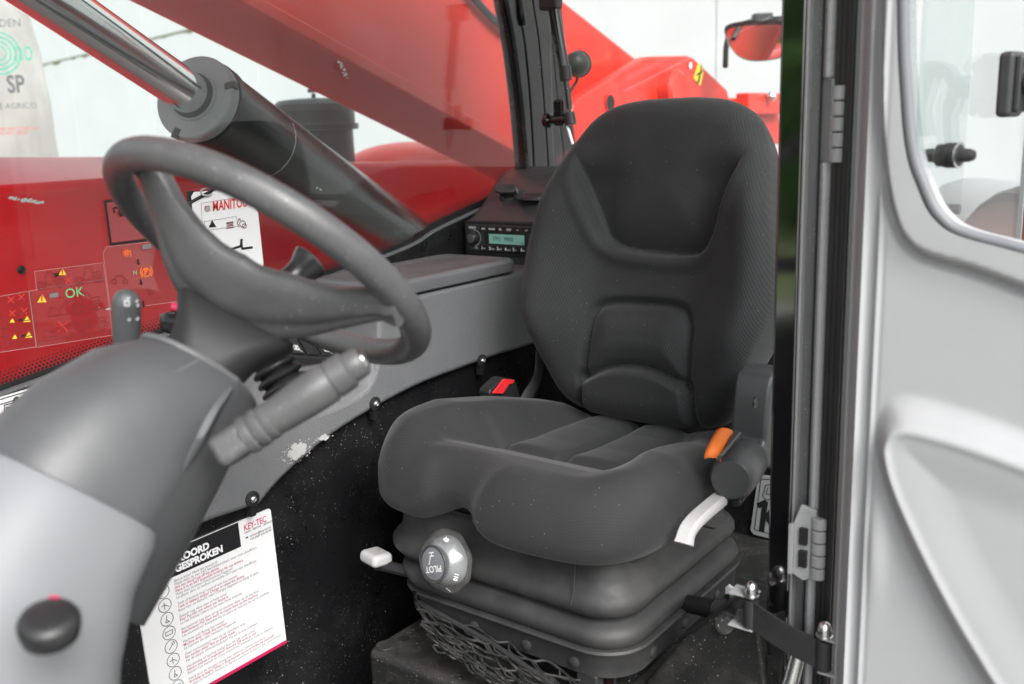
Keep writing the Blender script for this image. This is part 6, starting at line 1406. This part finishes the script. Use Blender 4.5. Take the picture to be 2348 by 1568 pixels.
part('bump_stop', *latheg(bc - gn * 0.006, gn, [(0.012, 0), (0.0135, 0.003), (0.0135, 0.008), (0.0115, 0.009), (0.0135, 0.010), (0.0135, 0.016), (0.011, 0.018), (0.0075, 0.0185), (0.007, 0.028), (0.005, 0.033), (0, 0.035)], 32), M['plastic'], pane_, smooth=40)
part('bump_stop', *latheg(bc - gn * 0.006, -gn, [(0.012, 0), (0.012, 0.006), (0.008, 0.008), (0.007, 0.022), (0, 0.026)], 32), M['plastic'], pane_, smooth=40)
part('steel_washer', *latheg(bc + gn * 0.0102, gn, [(0.0142, 0), (0.0142, 0.0012), (0.008, 0.0013)], 32), M['steel'], pane_)

# mudguard seen past the pane
mc = at(2330, 600, 3.0); mt = thing('rear_mudguard', 'rounded grey mudguard over a rust brown arch outside the door glass', 'mudguard', tuple(mc))
mr_ = 3.0 / FPX
sec = []
for k in range(14):
    a = math.radians(-10 + 200 * k / 13)
    c_ = mc + RTH * 10 * mr_; r1 = 165 * mr_
    pz_ = c_ + RTH * math.cos(a) * r1 + V3(0, 0, math.sin(a) * r1 * 1.05)
    sec.append([pz_ + FWH * 0.0 - V3(0, 0, 0), pz_ + FWH * 0.02 + (pz_ - c_) * 0.03, pz_ + FWH * 0.36 + (pz_ - c_) * 0.03, pz_ + FWH * 0.38, pz_ + FWH * 0.36 - (pz_ - c_) * 0.05, pz_ + FWH * 0.02 - (pz_ - c_) * 0.05])
part('mudguard_shell', *loftg(sec), M['mudguard'], mt, smooth=40)
rc_ = mc + RTH * 10 * mr_ + FWH * 0.12
part('brown_arch', *latheg(rc_, FWH, [(0.0, 0.0), (130 * mr_, 0.0), (150 * mr_, 0.03), (150 * mr_, 0.2), (0, 0.2)], 40), M['brown'], mt, smooth=30)
part('mudguard_stay', *tubeg([mc + V3(0, 0, -0.15), V3(mc[0], mc[1] , GZ)], 0.04, 12), M['plastic'], mt)

# ------------------------------------------------------------------ door check strap
SXp = DX + 0.03
n1 = onx(1722, 1368, SXp); n2 = onx(1889, 1462, SXp + 0.015)
strap = thing('door_strap', 'black webbing door check strap bolted between the post and the door', 'strap', tuple(n1))
sp_ = [n1 + V3(0.004, 0, -0.02), n1 * 0.7 + n2 * 0.3 + V3(0.008, 0, -0.022), n1 * 0.35 + n2 * 0.65 + V3(0.008, 0, -0.023), n2 + V3(0.004, 0, -0.022)]
rings = [[p + V3(0.002, 0, 0.019), p + V3(-0.002, 0, 0.019), p + V3(-0.002, 0, -0.019), p + V3(0.002, 0, -0.019)] for p in catmull(sp_, 6)]
part('strap_webbing', *loftg(rings), M['strap'], strap, smooth=30)
part('strap_loop', *tubeg([n1 + V3(0, 0, -0.003), n1 + V3(0, 0, -0.04)], 0.010, 14), M['strap'], strap)
part('strap_loop', *tubeg([n2 + V3(0, 0, -0.003), n2 + V3(0, 0, -0.041)], 0.010, 14), M['strap'], strap)
for nn_, sgn in ((n1, -1), (n2, 1)):
    part('bolt_bracket', *boxg(nn_ + V3(-0.006, 0.012 * sgn, 0.001), (0.026, 0.034, 0.003)), M['hinge'], strap, bevel=0.001)
    part('bolt_bracket', *boxg(nn_ + V3(-0.006, 0.012 * sgn, -0.045), (0.026, 0.034, 0.003)), M['hinge'], strap, bevel=0.001)
    part('acorn_nut', *latheg(nn_ + V3(0, 0, 0.0026), (0, 0, 1), [(0.0105, 0), (0.0105, 0.0015), (0.0085, 0.002), (0.0085, 0.009), (0.0078, 0.011), (0.0066, 0.0155), (0.0035, 0.0185), (0, 0.0195)], 24), M['steel'], strap, smooth=40)
part('bolt_bracket', *boxg(n2 + V3(-0.004, 0.034, -0.022), (0.034, 0.003, 0.05)), M['steel'], strap, bevel=0.001)
# bright strut foot below the strap
part('strut_foot', *tubeg([onx(1836, 1480, SXp - 0.01), onx(1806, 1590, SXp + 0.01)], 0.011, 16), M['steel'], post)

# ------------------------------------------------------------------ small things behind the seat
RPX = -1.70
bx_ = part('rear_bulkhead', *bb(RPX - 0.04, RPX, -0.95, -0.42, 0.17, 0.64), M['blackpanel'], cab, smooth=0)
def rear_plate(name, label, cat, px, m, rot=0):
    P = [onx(u, v, RPX + 0.002) for u, v in px]
    t = thing(name, label, cat, tuple(sum(P) / len(P)), 'data plates behind the seat' if name == 'data_plate' else None)
    part('plate_sheet', *prismg(P, (0.002, 0, 0)), m, t, smooth=0)
    return t, P
dpl, P = rear_plate('data_plate', 'black data plate with a rivet above the hinge cover behind the seat', 'plate', [(1690, 806), (1744, 801), (1747, 900), (1690, 900)], M['ink'])
def rl(polys, wd, parent, m, nm='printed_line', lift=0.0046):
    o = onx(*polys[0][0], RPX + lift); part(nm, *linesg([[((onx(u, v, RPX + lift) - o)[1], (onx(u, v, RPX + lift) - o)[2]) for u, v in pl] for pl in polys], wd, o, (0, 1, 0), (0, 0, 1), (1, 0, 0)), m, parent, smooth=0)
rl([[(1708, 805), (1742, 802), (1745, 900)]], 0.003, dpl, M['silverlabel']); rl([[(1714, 838), (1719, 818)], [(1722, 838), (1727, 818)]], 0.006, dpl, M['silverlabel'])
part('plate_rivet', *latheg(onx(1735, 812, RPX + 0.004), (1, 0, 0), [(0.005, 0), (0.004, 0.002), (0, 0.0025)], 14), M['plastic'], dpl)
dp2, P = rear_plate('data_plate', 'black data plate with rows of stamped figures beside the door post', 'plate', [(1751, 806), (1800, 804), (1800, 1010), (1746, 1010)], M['ink'])
rl([[(1790, 806), (1754, 808), (1750, 860), (1746, 990)]], 0.003, dp2, M['silverlabel'])
part('plate_rivet', *latheg(onx(1760, 816, RPX + 0.004), (1, 0, 0), [(0.005, 0), (0.004, 0.002), (0, 0.0025)], 14), M['plastic'], dp2)
for k, s in enumerate(('MT', 'ST5', '10', 'MA', '6', '26', '50')):
    u, v = 1756 - k * 0.8, (856, 866, 890, 914, 938, 962, 985)[k]
    pb = onx(u - 2, v + 2, RPX + 0.0042); hq = 0.013 if k < 2 else 0.019
    if k > 1: part('figure_field', *boxg(pb + V3(0.0, 0.03, hq * 0.42), (0.0006, 0.06, hq * 1.15)), M['greyink'], dp2, smooth=0)
    text(s, pb + V3(0.0008, 0, 0), (0, 1, 0), (0, 0, 1), hq, M['paper'], dp2)
ns, P = rear_plate('noise_sticker', 'silver sticker with a big figure one low beside the door post', 'sticker', [(1738, 1092), (1744, 1088), (1790, 1092), (1790, 1240), (1728, 1224), (1721, 1214)], M['silverlabel'])
rl([[(1790, 1100), (1744, 1098), (1729, 1214), (1790, 1230)], [(1790, 1106), (1755, 1112), (1748, 1136), (1756, 1146), (1790, 1140)], [(1760, 1118), (1756, 1132), (1772, 1134)]], 0.0014, ns, M['ink'])
rl([[(1740, 1158), (1754, 1152), (1746, 1214)]], 0.011, ns, M['ink'], 'printed_figure'); rl([circ(1776, 1186, 16, 14)], 0.009, ns, M['ink'], 'printed_figure')
# corrugated hose and green plug near the strap
hA, hB = onx(1646, 1398, -1.20), onx(1712, 1412, -1.18)
hose = thing('corrugated_hose', 'black corrugated hose running behind the door strap', 'hose', tuple(hA))
Lh = np.linalg.norm(hB - hA); pf = []
for k in range(13): pf += [(0.0145, Lh * k / 13), (0.0175, Lh * (k + 0.3) / 13), (0.0175, Lh * (k + 0.6) / 13), (0.0145, Lh * (k + 0.9) / 13)]
part('hose_tube', *latheg(hA, hB - hA, [(0.013, -0.15)] + pf, 24), M['seal'], hose, smooth=40)
text('1 53', hA + unit(CAM - hA) * 0.0185 + unit(hB - hA) * 0.03, unit(hB - hA), (0, 0, 1), 0.012, M['white2'], hose)
tgp = [onx(u, v, -1.215) for u, v in ((1664, 1345), (1672, 1338), (1690, 1352), (1696, 1376), (1680, 1396), (1664, 1392))]
tgl = thing('wiring_label', 'small green and white wiring label above the corrugated hose', 'label', tuple(tgp[0]))
part('label_card', *prismg(tgp, (0.003, 0, 0)), M['paper'], tgl, smooth=0, bevel=0.0006)
for (u, v, r_, m_) in ((1678, 1372, 0.006, 'greenplastic'), (1686, 1380, 0.005, 'greenplastic'), (1672, 1386, 0.006, 'greenplastic'), (1683, 1362, 0.0055, 'white2'), (1672, 1352, 0.006, 'white2'), (1688, 1372, 0.003, 'orangeink'), (1679, 1381, 0.004, 'ink'), (1668, 1368, 0.005, 'ink')):
    part('printed_dot', *latheg(onx(u, v, -1.2115), (1, 0, 0), [(r_, 0), (r_ * 0.9, 0.0012), (0, 0.0014)], 12), M[m_], tgl)
# dark sill step at the doorway
sillt = thing('door_sill', 'dusty black steel door sill at the foot of the door post', 'sill', (-0.9, -0.45, 0))
part('sill_plate', *bb(-1.10, 0.0, -0.50, -0.36, 0.001, 0.06), M['plinth'], sillt, smooth=20, bevel=0.01)
part('sill_box', *prismg([onx(1480, 1560, -1.10), onx(1560, 1470, -1.10), onx(1655, 1398, -1.10), onx(1740, 1430, -1.10), onx(1760, 1600, -1.10), onx(1470, 1620, -1.10)], (-0.12, 0, 0)), M['plinth'], sillt, smooth=20, bevel=0.008)
for (u, v) in ((1662, 1432), (1710, 1410)):
    part('sill_bolt', *latheg(onx(u, v, -1.095), unit((0.8, 0.1, 0.6)), [(0.013, 0), (0.013, 0.003), (0.008, 0.005), (0, 0.005)], 18), M['plinth'], sillt)

# lettering becomes plain mesh
bpy.context.view_layer.update()
dg = bpy.context.evaluated_depsgraph_get()
for ob in [o for o in sc.objects if o.type == 'FONT']:
    me = bpy.data.meshes.new_from_object(ob.evaluated_get(dg)); cu = ob.data
    n_ = ob.name; nw = bpy.data.objects.new('lettering', me); COL.objects.link(nw)
    nw.parent = ob.parent; nw.matrix_local = ob.matrix_local.copy()
    bpy.data.objects.remove(ob); bpy.data.curves.remove(cu)
